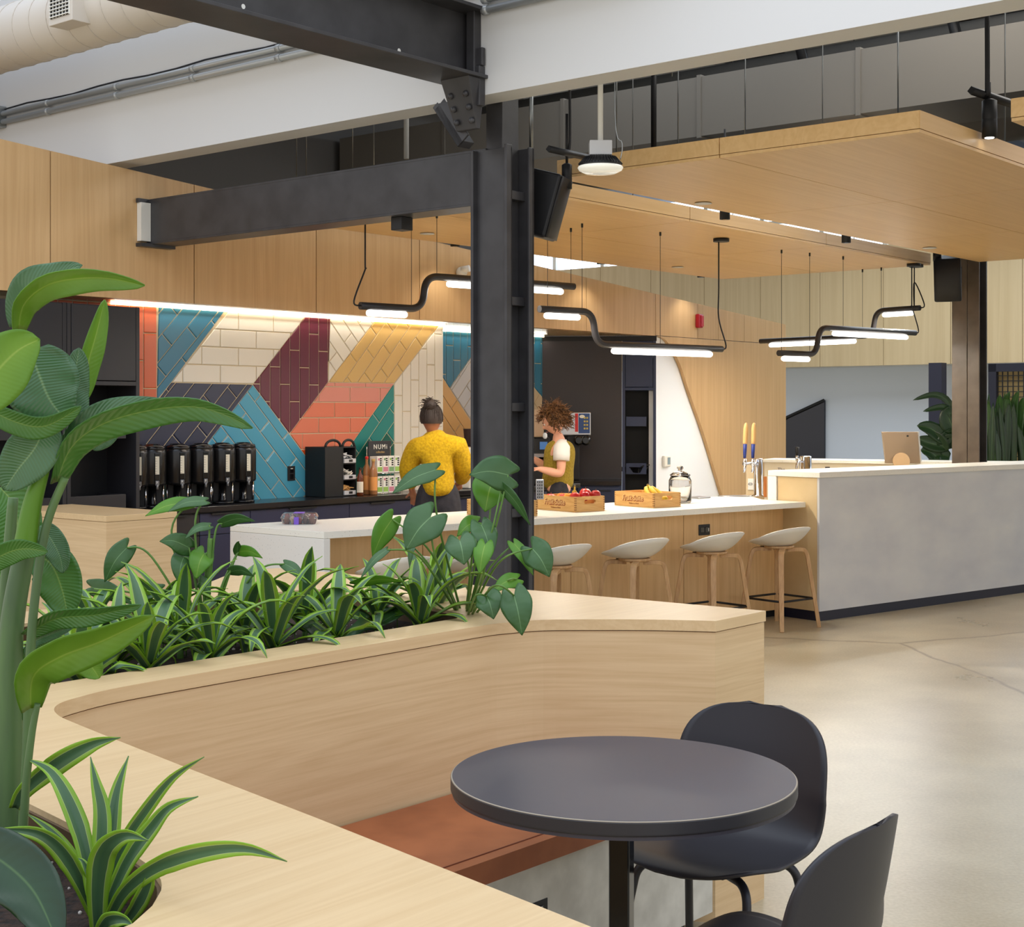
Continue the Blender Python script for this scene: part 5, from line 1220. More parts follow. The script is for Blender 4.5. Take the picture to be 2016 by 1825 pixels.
# ================================================================ shell chairs
def make_chair():
    t = thing('shell_chair', (0, 0, 0), 'chair', 'chair', 'black shell chairs at the round table')
    prof = [Vector(p+(0,))[:3] for p in ()]
    pr = smoothpts([Vector((0, y, z)) for y, z in ((.215, .438), (.20, .449), (.15, .455), (.05, .442), (-.06, .436), (-.14, .447), (-.19, .475), (-.218, .53), (-.235, .60), (-.25, .68), (-.262, .75), (-.268, .79))], 4)
    N_ = len(pr)-1
    # half width along the profile, ends rounded like a superellipse
    L_ = [0]
    for i in range(1, N_+1): L_.append(L_[-1]+(pr[i]-pr[i-1]).length)
    tot = L_[-1]
    def hw(s):
        d = s*tot; w_ = .238-.022*math.sin(math.pi*min(1, max(0, (s-.2)/.5)))
        w_ = w_*(1-.07*max(0, s-.6)/.4)
        rf = .16; 
        if d < rf: w_ *= (1-(1-d/rf)**2.6)**(1/2.6) if d > 0 else 0
        rb = .17
        if tot-d < rb: w_ *= (1-(1-(tot-d)/rb)**3.1)**(1/3.1) if tot-d > 0 else 0
        return max(w_, .002)
    def fn(a, b):
        s = .5-.5*math.cos(math.pi*a); d = s*tot; i = 0
        while i < N_-1 and L_[i+1] < d: i += 1
        q = (d-L_[i])/max(1e-6, L_[i+1]-L_[i]); p = pr[i].lerp(pr[i+1], min(1, max(0, q)))
        x = (b-.5)*2; w_ = hw(s); bk = min(1, max(0, (s-.42)/.3))
        return (x*w_, p.y+.055*bk*(x*w_/.22)**2, p.z+.018*(1-bk)*(x*w_/.22)**2-.012*max(0, 1-d/.1)*0)
    m = M(); m.grid(fn, 54, 22, .009); m.build('shell', CHBLK, t, local=True)
    LT = mat('chair_leg', (36, 36, 44), .35)
    for sx, sy in ((-1, 1), (1, 1), (-1, -1), (1, -1)):
        pts = fillet([Vector((sx*.05, sy*.06-.02, .415)), Vector((sx*.165, sy*.12-.02, .412)), Vector((sx*.215, sy*.205-.02, .0))], .06, 8)
        m = M(); m.tube(pts, .0115, 12); m.build('leg', LT, t, local=True)
    m = M(); m.box(-.09, .09, -.13, .09, .408, .424); m.build('seat_mount', BLK, t, .004, local=True)
    return t
ch = make_chair(); ch.location = (.525, 3.85, 0); ch.rotation_euler = (0, 0, R(140)); ch['label'] = 'black shell chair facing the viewer across the right side of the round table'
c2x = copy_tree(ch); c2x.location = (.505, 3.05, 0); c2x.rotation_euler = (0, 0, R(52)); c2x['label'] = 'black shell chair in the bottom right corner, its back turned to the viewer'
# ================================================================ people
def skinmesh(nodes, edges, sub=2, root='pelvis'):
    """limbs grown from a skeleton; returns an evaluated mesh"""
    names = list(nodes); ix = {k: i for i, k in enumerate(names)}
    me = bpy.data.meshes.new('tmp'); me.from_pydata([tuple(nodes[k][0]) for k in names], [(ix[a], ix[b]) for a, b in edges], [])
    o = bpy.data.objects.new('tmp', me); COL.objects.link(o)
    o.modifiers.new('skin', 'SKIN').use_smooth_shade = True
    for k, d in zip(names, me.skin_vertices[0].data):
        r = nodes[k][1]; d.radius = (r, r) if not isinstance(r, tuple) else r; d.use_root = (k == root)
    s_ = o.modifiers.new('sub', 'SUBSURF'); s_.levels = sub; s_.render_levels = sub
    bpy.context.view_layer.update()
    ev = o.evaluated_get(bpy.context.evaluated_depsgraph_get()); out = bpy.data.meshes.new_from_object(ev)
    bpy.data.objects.remove(o); bpy.data.meshes.remove(me)
    return out
def addmesh(m, me, T=None):
    b = len(m.v); m.v += [(T @ v.co if T else v.co.copy()) for v in me.vertices]
    for p in me.polygons: m.f.append(tuple(b+i for i in p.vertices)); m.mi.append(m.cur); m.sm.append(True)
def head(m, c, r, fwd, tilt=0, ears=True):
    """head with brow, nose, lips, chin, ears; fwd is the facing direction in plan"""
    a = math.atan2(fwd[1], fwd[0]); T = Matrix.Translation(c) @ Matrix.Rotation(a, 4, 'Z') @ Matrix.Rotation(tilt, 4, 'Y')
    def f(u, v):
        th = 2*math.pi*u; ph = math.pi*v; x = math.sin(ph)*math.cos(th); y = math.sin(ph)*math.sin(th); z = -math.cos(ph)
        X, Y_, Z = x*.92*r, y*.74*r, z*1.18*r
        if z < 0: Y_ *= 1-.28*(-z)**1.4; X = X*(1-.12*(-z)) + .08*r*(-z)
        if x > 0:
            fr = max(0, x)**3*max(0, 1-abs(y)*3.2)
            X += r*.26*fr*math.exp(-((z+.16)/.13)**2)+r*.10*fr*math.exp(-((z+.02)/.2)**2)      # nose
            X += r*.07*max(0, x)**3*max(0, 1-abs(y)*2.2)*(math.exp(-((z+.50)/.06)**2)+math.exp(-((z+.62)/.06)**2))   # lips
            X += r*.09*max(0, x)**2*math.exp(-((z+.86)/.12)**2)*max(0, 1-abs(y)*1.8)      # chin
            for s_ in (-1, 1): X -= r*.12*math.exp(-((y-s_*.38)/.16)**2-((z-.02)/.12)**2)  # eye sockets
        return (X, Y_, Z)
    vs0 = len(m.v); m2 = M(T); m2.grid(f, 36, 28)
    if ears:
        for s_ in (-1, 1): m2.ball((-.05*r, s_*.76*r, -.08*r), .2*r, 8, 6, (.9, .35, 1.5))
    b = len(m.v); m.v += m2.v
    for q, fc in enumerate(m2.f): m.f.append(tuple(b+i for i in fc)); m.mi.append(m.cur); m.sm.append(True)
    return T
def fuse(o, vox=.007):
    md = o.modifiers.new('remesh', 'REMESH'); md.mode = 'VOXEL'; md.voxel_size = vox; md.use_smooth_shade = True
def hand(nodes, edges, wr, d, up, pre, s=1.0, curl=.5):
    """palm and five fingers from wrist wr along d"""
    d = Vector(d).normalized(); up = Vector(up).normalized(); sd = d.cross(up).normalized(); up = sd.cross(d)
    wr = Vector(wr); nodes[pre+'palm'] = (wr+d*.045*s, (.030*s, .014*s)); nodes[pre+'knuckle'] = (wr+d*.085*s, (.036*s, .012*s))
    edges += [(pre+'wrist', pre+'palm'), (pre+'palm', pre+'knuckle')]
    for i, (off, ln) in enumerate(((-.030, .072), (-.010, .082), (.010, .078), (.029, .062))):
        p = wr+d*.088*s+sd*off*s; prev = pre+'knuckle'; dd = d.copy()
        for j, fr in enumerate((.42, .32, .26)):
            dd = (dd-up*curl*(.5+.35*j)).normalized(); p = p+dd*ln*fr*s; k = '%sf%d%d' % (pre, i, j); nodes[k] = (p.copy(), (.0088-.0012*j)*s); edges.append((prev, k)); prev = k
    p = wr+d*.03*s-sd*.026*s; k = pre+'t0'; nodes[k] = (p.copy(), .012*s); edges.append((pre+'palm', k)); prev = k
    for j in range(2):
        p = p+(d*.8-sd*.75-up*.35).normalized()*.030*s; k2 = '%st%d' % (pre, j+1); nodes[k2] = (p.copy(), .0095*s); edges.append((prev, k2)); prev = k2
SKIN1 = mat('skin_light', (226, 168, 140), .5); SKIN2 = mat('skin_tan', (178, 120, 92), .5)
for mm_ in (SKIN1, SKIN2): mm_.node_tree.nodes['Principled BSDF'].inputs['Subsurface Weight'].default_value = .08
def person(root, label, X, build): pass

# --- person in the yellow sweater, back to the camera
Y1 = 11.55
def Q(px, py, dy=0): return P(px, py, Y1+dy)
rp = Q(862, 1200); root1 = Vector((rp.x, Y1, 0))
t1 = thing('person', root1, 'person in a fuzzy yellow sweater and dark trousers standing at the black counter, back turned', 'person')
sk = {}; ed = []
hipz = .94
pel = Vector((root1.x, Y1, hipz)); sk['pelvis'] = (pel, .13); sk['waist'] = (Q(862, 955), (.125, .10)); sk['chest'] = (Q(861, 900), (.13, .10)); sk['upper'] = (Q(858, 876), (.085, .07)); sk['neck'] = (Q(853, 856), .052); sk['neck2'] = (Q(851, 843), .052)
ed += [('pelvis', 'waist'), ('waist', 'chest'), ('chest', 'upper'), ('upper', 'neck'), ('neck', 'neck2')]
for s_, sh, el, wr in (('l', Q(821, 873), Q(803, 925, .03), Q(812, 968, .16)), ('r', Q(900, 873), Q(917, 925, .06), Q(905, 950, .30))):
    sk[s_+'sh'] = (sh+Vector((0, 0, -.03)), .048); sk[s_+'el'] = (el, .045); sk[s_+'wrist'] = (wr, (.032, .024)); ed += [('upper', s_+'sh'), (s_+'sh', s_+'el'), (s_+'el', s_+'wrist')]
    hand(sk, ed, wr, (wr-el).normalized()+Vector((0, .5, 0)), (0, -.3, 1), s_, 1, .4)
for s_, dx_ in (('l', -.09), ('r', .09)):
    sk[s_+'hip'] = (pel+Vector((dx_, 0, -.08)), .10); sk[s_+'knee'] = (Vector((root1.x+dx_*1.15, Y1-.02, .50)), .062); sk[s_+'ankle'] = (Vector((root1.x+dx_*1.2, Y1+.02, .09)), .042); sk[s_+'toe'] = (Vector((root1.x+dx_*1.4, Y1+.17, .035)), (.04, .026))
    ed += [('pelvis', s_+'hip'), (s_+'hip', s_+'knee'), (s_+'knee', s_+'ankle'), (s_+'ankle', s_+'toe')]
me = skinmesh(sk, ed); m = M(); addmesh(m, me); HT = head(m, Q(850, 826), .098, (.15, 1)); b_ = m.build('body', SKIN2, t1); fuse(b_)
YEL = mottled('yellow_wool', (206, 166, 18), (176, 138, 10), 60, .95, b_=.6)
cl = {'pelvis': (Q(864, 982), (.175, .14)), 'waist': (Q(863, 952), (.172, .14)), 'chest': (Q(861, 900), (.178, .145)), 'upper': (Q(858, 872), (.15, .115)), 'neck': (Q(855, 857), (.105, .095)), 'neckb': (Q(853, 846), (.074, .072))}
ce = [('pelvis', 'waist'), ('waist', 'chest'), ('chest', 'upper'), ('upper', 'neck'), ('neck', 'neckb')]
for s_, sh, el, wr in (('l', Q(819, 880), Q(802, 925, .03), Q(811, 960, .14)), ('r', Q(901, 880), Q(916, 925, .06), Q(906, 946, .27))):
    cl[s_+'sh'] = (sh, .098); cl[s_+'el'] = (el, .082); cl[s_+'wr'] = (wr, .062); ce += [('upper', s_+'sh'), (s_+'sh', s_+'el'), (s_+'el', s_+'wr')]
m = M(); addmesh(m, skinmesh(cl, ce)); o = m.build('sweater', YEL, t1); fuse(o, .008)
DG = mottled('dark_trousers', (46, 44, 50), (36, 34, 40), 30, .85)
pn = {'pelvis': (pel+Vector((0, 0, .02)), (.165, .135)), 'w': (pel+Vector((0, 0, .16)), (.15, .12))}; pe = [('pelvis', 'w')]
for s_, dx_ in (('l', -.09), ('r', .09)):
    pn[s_+'h'] = (pel+Vector((dx_, 0, -.10)), .118); pn[s_+'k'] = (Vector((root1.x+dx_*1.15, Y1-.02, .50)), .085); pn[s_+'a'] = (Vector((root1.x+dx_*1.2, Y1+.02, .12)), .07); pe += [('pelvis', s_+'h'), (s_+'h', s_+'k'), (s_+'k', s_+'a')]
m = M(); addmesh(m, skinmesh(pn, pe)); o = m.build('trousers', DG, t1); fuse(o, .009)
def shoes(root, t, dxs, fwd, mt):
    for dx_ in dxs:
        c = Vector((root.x+dx_[0], root.y+dx_[1], 0)); a = math.atan2(fwd[1], fwd[0])
        m = M(Matrix.Translation(c) @ Matrix.Rotation(a, 4, 'Z')); m.grid(lambda u, v: ((.075+.0*v)+.15*math.cos(2*math.pi*u)*math.sin(math.pi*v*.5+.001), .052*math.sin(2*math.pi*u)*math.sin(math.pi*v*.5+.001), .002+.085*math.cos(math.pi*v*.5)*(1-.35*math.cos(2*math.pi*u))), 18, 8); m.build('shoe', mt, t)
shoes(root1, t1, ((-.11, .03), (.11, .03)), (0, 1), BLK)
# hair: cap with a bun and loose strands
HD = mat('hair_dark', (52, 40, 34), .6)
rr = random.Random(2)
m = M(HT); m.grid(lambda u, v: (-.012+.105*math.sin(math.pi*v*.62)*math.cos(2*math.pi*u)*(1 if math.cos(2*math.pi*u) < 0 else .72), .088*math.sin(math.pi*v*.62)*math.sin(2*math.pi*u), .012+.118*math.cos(math.pi*v*.62)), 28, 14)
m.ball((-.07, 0, .115), .05, 14, 10)
for k in range(60):
    d = Vector((rr.uniform(-1, 1), rr.uniform(-1, 1), rr.uniform(-.6, 1))).normalized(); b0 = Vector((-.07, 0, .115))+d*.046; m.tube([b0, b0+d*.02+Vector((rr.uniform(-.02, .02), rr.uniform(-.02, .02), 0)), b0+d*.03+Vector((rr.uniform(-.03, .03), rr.uniform(-.03, .03), -.01))], .0022, 4, False)
for k in range(150):
    a = rr.uniform(0, 6.28); v = rr.uniform(.2, 1); q = []
    for j in range(5):
        vv = v*.62*math.pi*(.15+.2*j); q.append((-.012+.109*math.sin(vv)*math.cos(a), .092*math.sin(vv)*math.sin(a), .012+.121*math.cos(vv)+rr.uniform(-.002, .003)))
    if math.cos(a) < .55: m.tube(q, .0022, 4, False)
m.build('hair', HD, t1)

# --- curly haired person in the olive vest, seen from the side
Y2 = 13.0
def Q(px, py, dy=0): return P(px, py, Y2+dy)
rp = Q(1098, 1200); root2 = Vector((rp.x, Y2, 0))
t2 = thing('person', root2, 'person with curly brown hair in an olive vest over a white tee, side view', 'person')
FW = (-1, .22)
pel = Vector((root2.x+.01, Y2, .93)); sk = {'pelvis': (pel, (.12, .13)), 'waist': (Q(1100, 945), (.10, .12)), 'chest': (Q(1101, 908), (.095, .125)), 'upper': (Q(1103, 882), (.06, .085)), 'neck': (Q(1101, 864), .052), 'neck2': (Q(1096, 850), .05)}
ed = [('pelvis', 'waist'), ('waist', 'chest'), ('chest', 'upper'), ('upper', 'neck'), ('neck', 'neck2')]
arms = (('l', Q(1106, 882, -.17), Q(1104, 934, -.20), Q(1066, 924, -.24), (-1, .0, .1)), ('r', Q(1094, 880, .17), Q(1078, 922, .20), Q(1050, 903, .10), (-1, -.3, .1)))
for s_, sh, el, wr, hd in arms:
    sk[s_+'sh'] = (sh+Vector((0, 0, -.03)), .046); sk[s_+'el'] = (el, .045); sk[s_+'fore'] = (el.lerp(wr, .35), .044); sk[s_+'wrist'] = (wr, (.030, .024)); ed += [('upper', s_+'sh'), (s_+'sh', s_+'el'), (s_+'el', s_+'fore'), (s_+'fore', s_+'wrist')]
    hand(sk, ed, wr, hd, (0, 0, 1), s_, .95, .55)
for s_, dy_ in (('l', -.09), ('r', .09)):
    sk[s_+'hip'] = (pel+Vector((0, dy_, -.08)), .098); sk[s_+'knee'] = (Vector((root2.x-.01, Y2+dy_*1.1, .49)), .06); sk[s_+'ankle'] = (Vector((root2.x+.02, Y2+dy_*1.1, .09)), .04); sk[s_+'toe'] = (Vector((root2.x-.13, Y2+dy_*1.3, .035)), (.026, .038))
    ed += [('pelvis', s_+'hip'), (s_+'hip', s_+'knee'), (s_+'knee', s_+'ankle'), (s_+'ankle', s_+'toe')]
m = M(); addmesh(m, skinmesh(sk, ed)); HT = head(m, Q(1089, 829), .100, FW, .48); b_ = m.build('body', SKIN1, t2); fuse(b_, .006)
# face details
m = M(HT)
for s_ in (-1, 1):
    m.ball((.077, s_*.032, .004), .0105, 8, 6)
m.build('eyes', mat('eye_white', (230, 226, 220), .2), t2)
m = M(HT)
for s_ in (-1, 1): m.ball((.0865, s_*.032, .003), .0045, 8, 6); m.tube([(.089, s_*.018, .022), (.088, s_*.034, .027), (.076, s_*.05, .022)], .003, 5)
m.build('iris_and_brows', mat('brow_brown', (70, 44, 30), .6), t2)
m = M(HT); m.tube([(.088, -.02, -.064), (.097, 0, -.062), (.088, .02, -.064)], [.002, .0055, .002], 6); m.build('lips', mat('lip', (186, 96, 90), .45), t2)
OLV = mottled('olive_knit', (164, 140, 48), (140, 118, 36), 60, .9, b_=.4)
TEE = mat('white_tee', (240, 236, 230), .8)
m = M(); addmesh(m, skinmesh({'pelvis': (Q(1097, 970), (.16, .18)), 'waist': (Q(1099, 930), (.118, .14)), 'chest': (Q(1101, 902), (.122, .155)), 'upper': (Q(1103, 880), (.10, .15)), 'neck': (Q(1103, 864), (.078, .09))}, [('pelvis', 'waist'), ('waist', 'chest'), ('chest', 'upper'), ('upper', 'neck')])); o = m.build('vest', OLV, t2); fuse(o, .006)
for s_, sh, el, wr, hd in arms:
    a = sh+(el-sh)*-.05; b_ = sh+(el-sh)*.48
    m = M(); m.tube([a-(el-sh)*.12+Vector((0, .03 if s_ == 'l' else -.03, .01)), a, sh.lerp(b_, .5), b_], [.045, .072, .074, .072], 18); o = m.build('tee_sleeve', TEE, t2)
m = M(); m.lathe([(.062, -.012), (.066, 0), (.058, .012)], Q(1102, 868), 20); m.build('tee_collar', TEE, t2)
pn = {'pelvis': (pel, (.135, .145)), 'w': (pel+Vector((0, 0, .12)), (.10, .115))}; pe = [('pelvis', 'w')]
for s_, dy_ in (('l', -.09), ('r', .09)):
    pn[s_+'h'] = (pel+Vector((0, dy_, -.10)), .115); pn[s_+'k'] = (Vector((root2.x-.01, Y2+dy_*1.1, .49)), .085); pn[s_+'a'] = (Vector((root2.x+.02, Y2+dy_*1.1, .12)), .07); pe += [('pelvis', s_+'h'), (s_+'h', s_+'k'), (s_+'k', s_+'a')]
m = M(); addmesh(m, skinmesh(pn, pe)); o = m.build('trousers', DG, t2); fuse(o, .009)
shoes(root2, t2, ((.02, -.11), (.02, .11)), (-1, 0), BLK)
# curls
rr = random.Random(9); HB_ = mottled('hair_curly', (142, 98, 58), (72, 46, 28), 30, .5)
m = M(HT)
m.grid(lambda u, v: (-.018+.100*math.sin(math.pi*v*.66)*math.cos(2*math.pi*u)*(1 if math.cos(2*math.pi*u) < 0 else .80), .092*math.sin(math.pi*v*.66)*math.sin(2*math.pi*u), .015+.125*math.cos(math.pi*v*.66)), 28, 14)
for k in range(520):
    a = rr.uniform(0, 6.28); v = math.acos(1-rr.uniform(0, 1.55)); 
    if math.cos(a) > .35 and v > 1.05: continue
    d = Vector((math.sin(v)*math.cos(a), math.sin(v)*math.sin(a), math.cos(v))); b0 = Vector((-.02, 0, .01))+Vector((d.x*.102, d.y*.094, d.z*.125)); ln = rr.uniform(.05, .105)
    dirn = (d*1.0+Vector((0, 0, -.75))+Vector((rr.uniform(-.5, .5), rr.uniform(-.5, .5), rr.uniform(-.3, .3)))).normalized(); e1 = dirn.orthogonal().normalized(); e2 = dirn.cross(e1); ph = rr.uniform(0, 6.28); tw = rr.uniform(7, 12); q = []
    for j in range(10):
        s_ = j/9; rad = .011*(1-.4*s_)*min(1, s_*4); q.append(b0+dirn*ln*s_+(e1*math.cos(ph+tw*s_)+e2*math.sin(ph+tw*s_))*rad)
    m.tube(q, [.0058-.0035*j/9 for j in range(10)], 4, False)
m.build('curly_hair', HB_, t2)
# ================================================================ plants
def leafmat(name, stops, rough=.38, trans=.3, ribs=0, blot=None):
    """colour runs across the blade: stops are (distance from the midrib, colour)"""
    m = bpy.data.materials.new(name); m.use_nodes = True; nt = m.node_tree; b = nt.nodes['Principled BSDF']; b.inputs['Roughness'].default_value = rough
    uv = nt.nodes.new('ShaderNodeUVMap'); sx = nt.nodes.new('ShaderNodeSeparateXYZ'); nt.links.new(uv.outputs[0], sx.inputs[0])
    s1 = nt.nodes.new('ShaderNodeMath'); s1.operation = 'SUBTRACT'; s1.inputs[1].default_value = .5; nt.links.new(sx.outputs['X'], s1.inputs[0])
    s2 = nt.nodes.new('ShaderNodeMath'); s2.operation = 'ABSOLUTE'; nt.links.new(s1.outputs[0], s2.inputs[0])
    s3 = nt.nodes.new('ShaderNodeMath'); s3.operation = 'MULTIPLY'; s3.inputs[1].default_value = 2; nt.links.new(s2.outputs[0], s3.inputs[0])
    rp = nt.nodes.new('ShaderNodeValToRGB'); nt.links.new(s3.outputs[0], rp.inputs[0])
    e = rp.color_ramp.elements
    for i, (p, c) in enumerate(stops):
        el = e[i] if i < 2 else e.new(p)
        el.position = p; el.color = srgb(c)
    n = nt.nodes.new('ShaderNodeTexNoise'); n.inputs['Scale'].default_value = 9; nt.links.new(coords(nt, (1, 1, 1)), n.inputs['Vector'])
    mx = nt.nodes.new('ShaderNodeMix'); mx.data_type = 'RGBA'; mx.blend_type = 'MULTIPLY'; mx.inputs[0].default_value = .45
    r2 = nt.nodes.new('ShaderNodeValToRGB'); r2.color_ramp.elements[0].position = .3; r2.color_ramp.elements[0].color = (.62, .66, .55, 1); r2.color_ramp.elements[1].position = .65; r2.color_ramp.elements[1].color = (1, 1, 1, 1)
    nt.links.new(n.outputs[0], r2.inputs[0]); nt.links.new(rp.outputs[0], mx.inputs[6]); nt.links.new(r2.outputs[0], mx.inputs[7])
    nt.links.new(mx.outputs[2], b.inputs['Base Color'])
    if ribs:
        ml = nt.nodes.new('ShaderNodeMath'); ml.operation = 'MULTIPLY_ADD'; ml.inputs[1].default_value = ribs
        nt.links.new(sx.outputs['Y'], ml.inputs[0]); m4 = nt.nodes.new('ShaderNodeMath'); m4.operation = 'MULTIPLY'; m4.inputs[1].default_value = -ribs*.12; nt.links.new(s3.outputs[0], m4.inputs[0]); nt.links.new(m4.outputs[0], ml.inputs[2])
        sn = nt.nodes.new('ShaderNodeMath'); sn.operation = 'PINGPONG'; sn.inputs[1].default_value = .5; nt.links.new(ml.outputs[0], sn.inputs[0]); bump(nt, b, sn.outputs[0], .4 if ribs > 22 else .10, .003)
    tr = nt.nodes.new('ShaderNodeBsdfTranslucent'); nt.links.new(mx.outputs[2], tr.inputs[0]); ms = nt.nodes.new('ShaderNodeMixShader'); ms.inputs[0].default_value = trans
    nt.links.new(b.outputs[0], ms.inputs[1]); nt.links.new(tr.outputs[0], ms.inputs[2]); nt.links.new(ms.outputs[0], nt.nodes['Material Output'].inputs[0])
    return m
LDR = leafmat('dracaena_leaf', [(0, (84, 120, 84)), (.52, (92, 128, 84)), (.555, (206, 218, 150)), (.60, (160, 196, 74)), (1, (146, 194, 44))], .38, .25)
LPAD = leafmat('paddle_leaf', [(0, (150, 180, 96)), (.05, (98, 146, 70)), (1, (76, 128, 54))], .28, .3, ribs=24)
LPADL = leafmat('paddle_leaf_light', [(0, (170, 196, 90)), (.06, (136, 176, 62)), (1, (112, 158, 48))], .35, .4, ribs=20)
LBLU = leafmat('paddle_leaf_glossy', [(0, (130, 160, 110)), (.05, (84, 122, 80)), (1, (74, 112, 72))], .2, .15, ribs=26)
LHRT = leafmat('heart_leaf', [(0, (130, 166, 110)), (.04, (70, 108, 56)), (1, (60, 100, 48))], .33, .18, ribs=9)
LHRL = leafmat('heart_leaf_lime', [(0, (170, 200, 90)), (.05, (116, 168, 52)), (1, (98, 156, 44))], .38, .4, ribs=9)
LDRK = leafmat('dark_leaf', [(0, (80, 110, 60)), (.06, (40, 70, 36)), (1, (30, 56, 26))], .3, .1, ribs=14)
LSTEM = mottled('leaf_stem', (104, 140, 60), (78, 116, 48), 14, .45)
LSTK = mottled('stalk_green', (92, 122, 66), (70, 92, 58), 20, .45, co=(1, 1, .15))
VIEW = Vector((0, 0, CZ))
PROF = {'lance': lambda s: (min(1, (s/.35))**.6 if s < .35 else 1)*(1-max(0, (s-.35)/.65)**1.9),
        'blade': lambda s: .55+.45*math.sin(math.pi*min(1, s/.9)*.6) if s < .45 else (.97)*(1-((s-.45)/.55)**2.0),
        'paddle': lambda s: math.sin(math.pi*(.06+.94*s)**.85)**.55 if s < 1 else 0,
        'heart': lambda s: (.70+.30*math.sin(math.pi*min(1, s/.30)*.5) if s < .30 else 1)*(1-max(0, (s-.3)/.7)**1.55)}
def leaf(m, sp, hw, up=None, tilt=0, prof='lance', fold=.12, lobe=0, nx=8, ns=16, wave=0, curl=0):
    """blade along the spine points sp with half width hw"""
    pts = smoothpts(sp, 8) if len(sp) > 2 else [Vector(sp[0]).lerp(Vector(sp[1]), i/16) for i in range(17)]
    n = len(pts)-1; L = [0]
    for i in range(n): L.append(L[-1]+(pts[i+1]-pts[i]).length)
    b0 = len(m.v); vs = []; uvs = []
    for j in range(ns+1):
        s = j/ns; d = s*L[-1]; i = 0
        while i < n-1 and L[i+1] < d: i += 1
        q = (d-L[i])/max(1e-9, L[i+1]-L[i]); p = pts[i].lerp(pts[i+1], q)
        T = (pts[min(i+1, n)]-pts[max(i-1, 0)]).normalized()
        ref = up if up is not None else (VIEW-p).normalized()
        S = T.cross(ref)
        S = S.normalized() if S.length > 1e-5 else T.orthogonal().normalized()
        if tilt: S = Matrix.Rotation(tilt, 3, T) @ S
        N = S.cross(T).normalized()
        w_ = max(.0006, hw*max(0, PROF[prof](s)))
        for k in range(nx+1):
            o = (k/nx-.5)*2; back = lobe*hw*math.sin(math.pi*abs(o)*.78)*(1-s)**3.2*(.92 if prof == 'heart' else 1)
            wv = wave*hw*math.sin(s*17+k)*abs(o)**2
            vs.append(p+S*w_*o*(1-.35*curl*o*o)-T*back+N*(fold*w_*abs(o)-curl*w_*o*o+wv)); uvs.append((k/nx, s))
    fs = [(j*(nx+1)+k, j*(nx+1)+k+1, (j+1)*(nx+1)+k+1, (j+1)*(nx+1)+k) for j in range(ns) for k in range(nx)]
    sm = m.smooth; m.smooth = True; m.add(vs, fs); m.smooth = sm
    for i, u_ in enumerate(uvs): m.uv[b0+i] = u_
    return m
def thicken(o, t_=.0009):
    md = o.modifiers.new('solid', 'SOLIDIFY'); md.thickness = t_; md.offset = 0; return o
# ---- lemon striped dracaena rosettes
def dracaena(loc, seed, n=20, size=1.0, spread=1.0):
    rr = random.Random(seed); t = thing('dracaena_plant', loc, 'dracaena', 'plant', 'lime striped dracaenas in the planter')
    st = M(); st.tube([(0, 0, -.02), (0, 0, .05*size)], [.010, .007], 8); st.build('stem', LSTEM, t, local=True)
    for i in range(n):
        f = i/n; a = i*2.399+rr.uniform(-.3, .3); ln = size*rr.uniform(.22, .31)*(.85+.3*math.sin(math.pi*f)); el = R(26+50*f)+rr.uniform(-.12, .12)
        dr = rr.uniform(.35, .95)*(1.15-f*.6)*spread
        pts = []; z = .02+.035*f*size; r_ = .004; e = el
        p = Vector((r_*math.cos(a), r_*math.sin(a), z)); pts.append(p.copy())
        K = 5
        for q in range(K):
            p = p+Vector((math.cos(a)*math.cos(e), math.sin(a)*math.cos(e), math.sin(e)))*ln/K; pts.append(p.copy()); e -= dr*(.25+.32*q)*.62; a += rr.uniform(-.07, .07)
        m = M(); leaf(m, pts, size*rr.uniform(.022, .029), up=Vector((0, 0, 1)) if e > -1.4 else Vector((math.cos(a), math.sin(a), .3)), prof='blade', fold=.28, nx=6, ns=12, wave=.06); thicken(m.build('leaf', LDR, t, local=True))
    return t
protos = []
spots = [(157, 3.22), (292, 3.22), (415, 3.24), (540, 3.24), (663, 3.23), (826, 3.24),
         (225, 3.42), (355, 3.46), (480, 3.46), (600, 3.46), (742, 3.45), (860, 3.42),
         (180, 3.72), (300, 3.76)]
names = ['front row, leftmost, behind the big paddle leaves', 'front row, second from the left', 'front row, third from the left', 'front row, fourth from the left', 'front row, fifth from the left', 'front row, nearest the black column',
         'middle row, leftmost', 'middle row, second from the left', 'middle row, third from the left', 'middle row, fourth from the left', 'middle row, fifth from the left', 'middle row, beside the heart leaved plant',
         'back row, leftmost', 'back row, beside the climbing philodendron']
for k, ((px, n_), nm) in enumerate(zip(spots, names)):
    q = onN(px, 1200, n_); q.z = .885
    if k < 4: o = dracaena(q, 11+k, 13, .92); protos.append(o)
    else: o = copy_tree(protos[k % 4]); o.location = q
    o.rotation_euler = (0, 0, k*1.13); s_ = [1, 1.05, .95, 1.1][k % 4]*(.92 if k > 11 else 1); o.scale = (s_, s_, s_)
    o['label'] = 'lime striped dracaena, '+nm
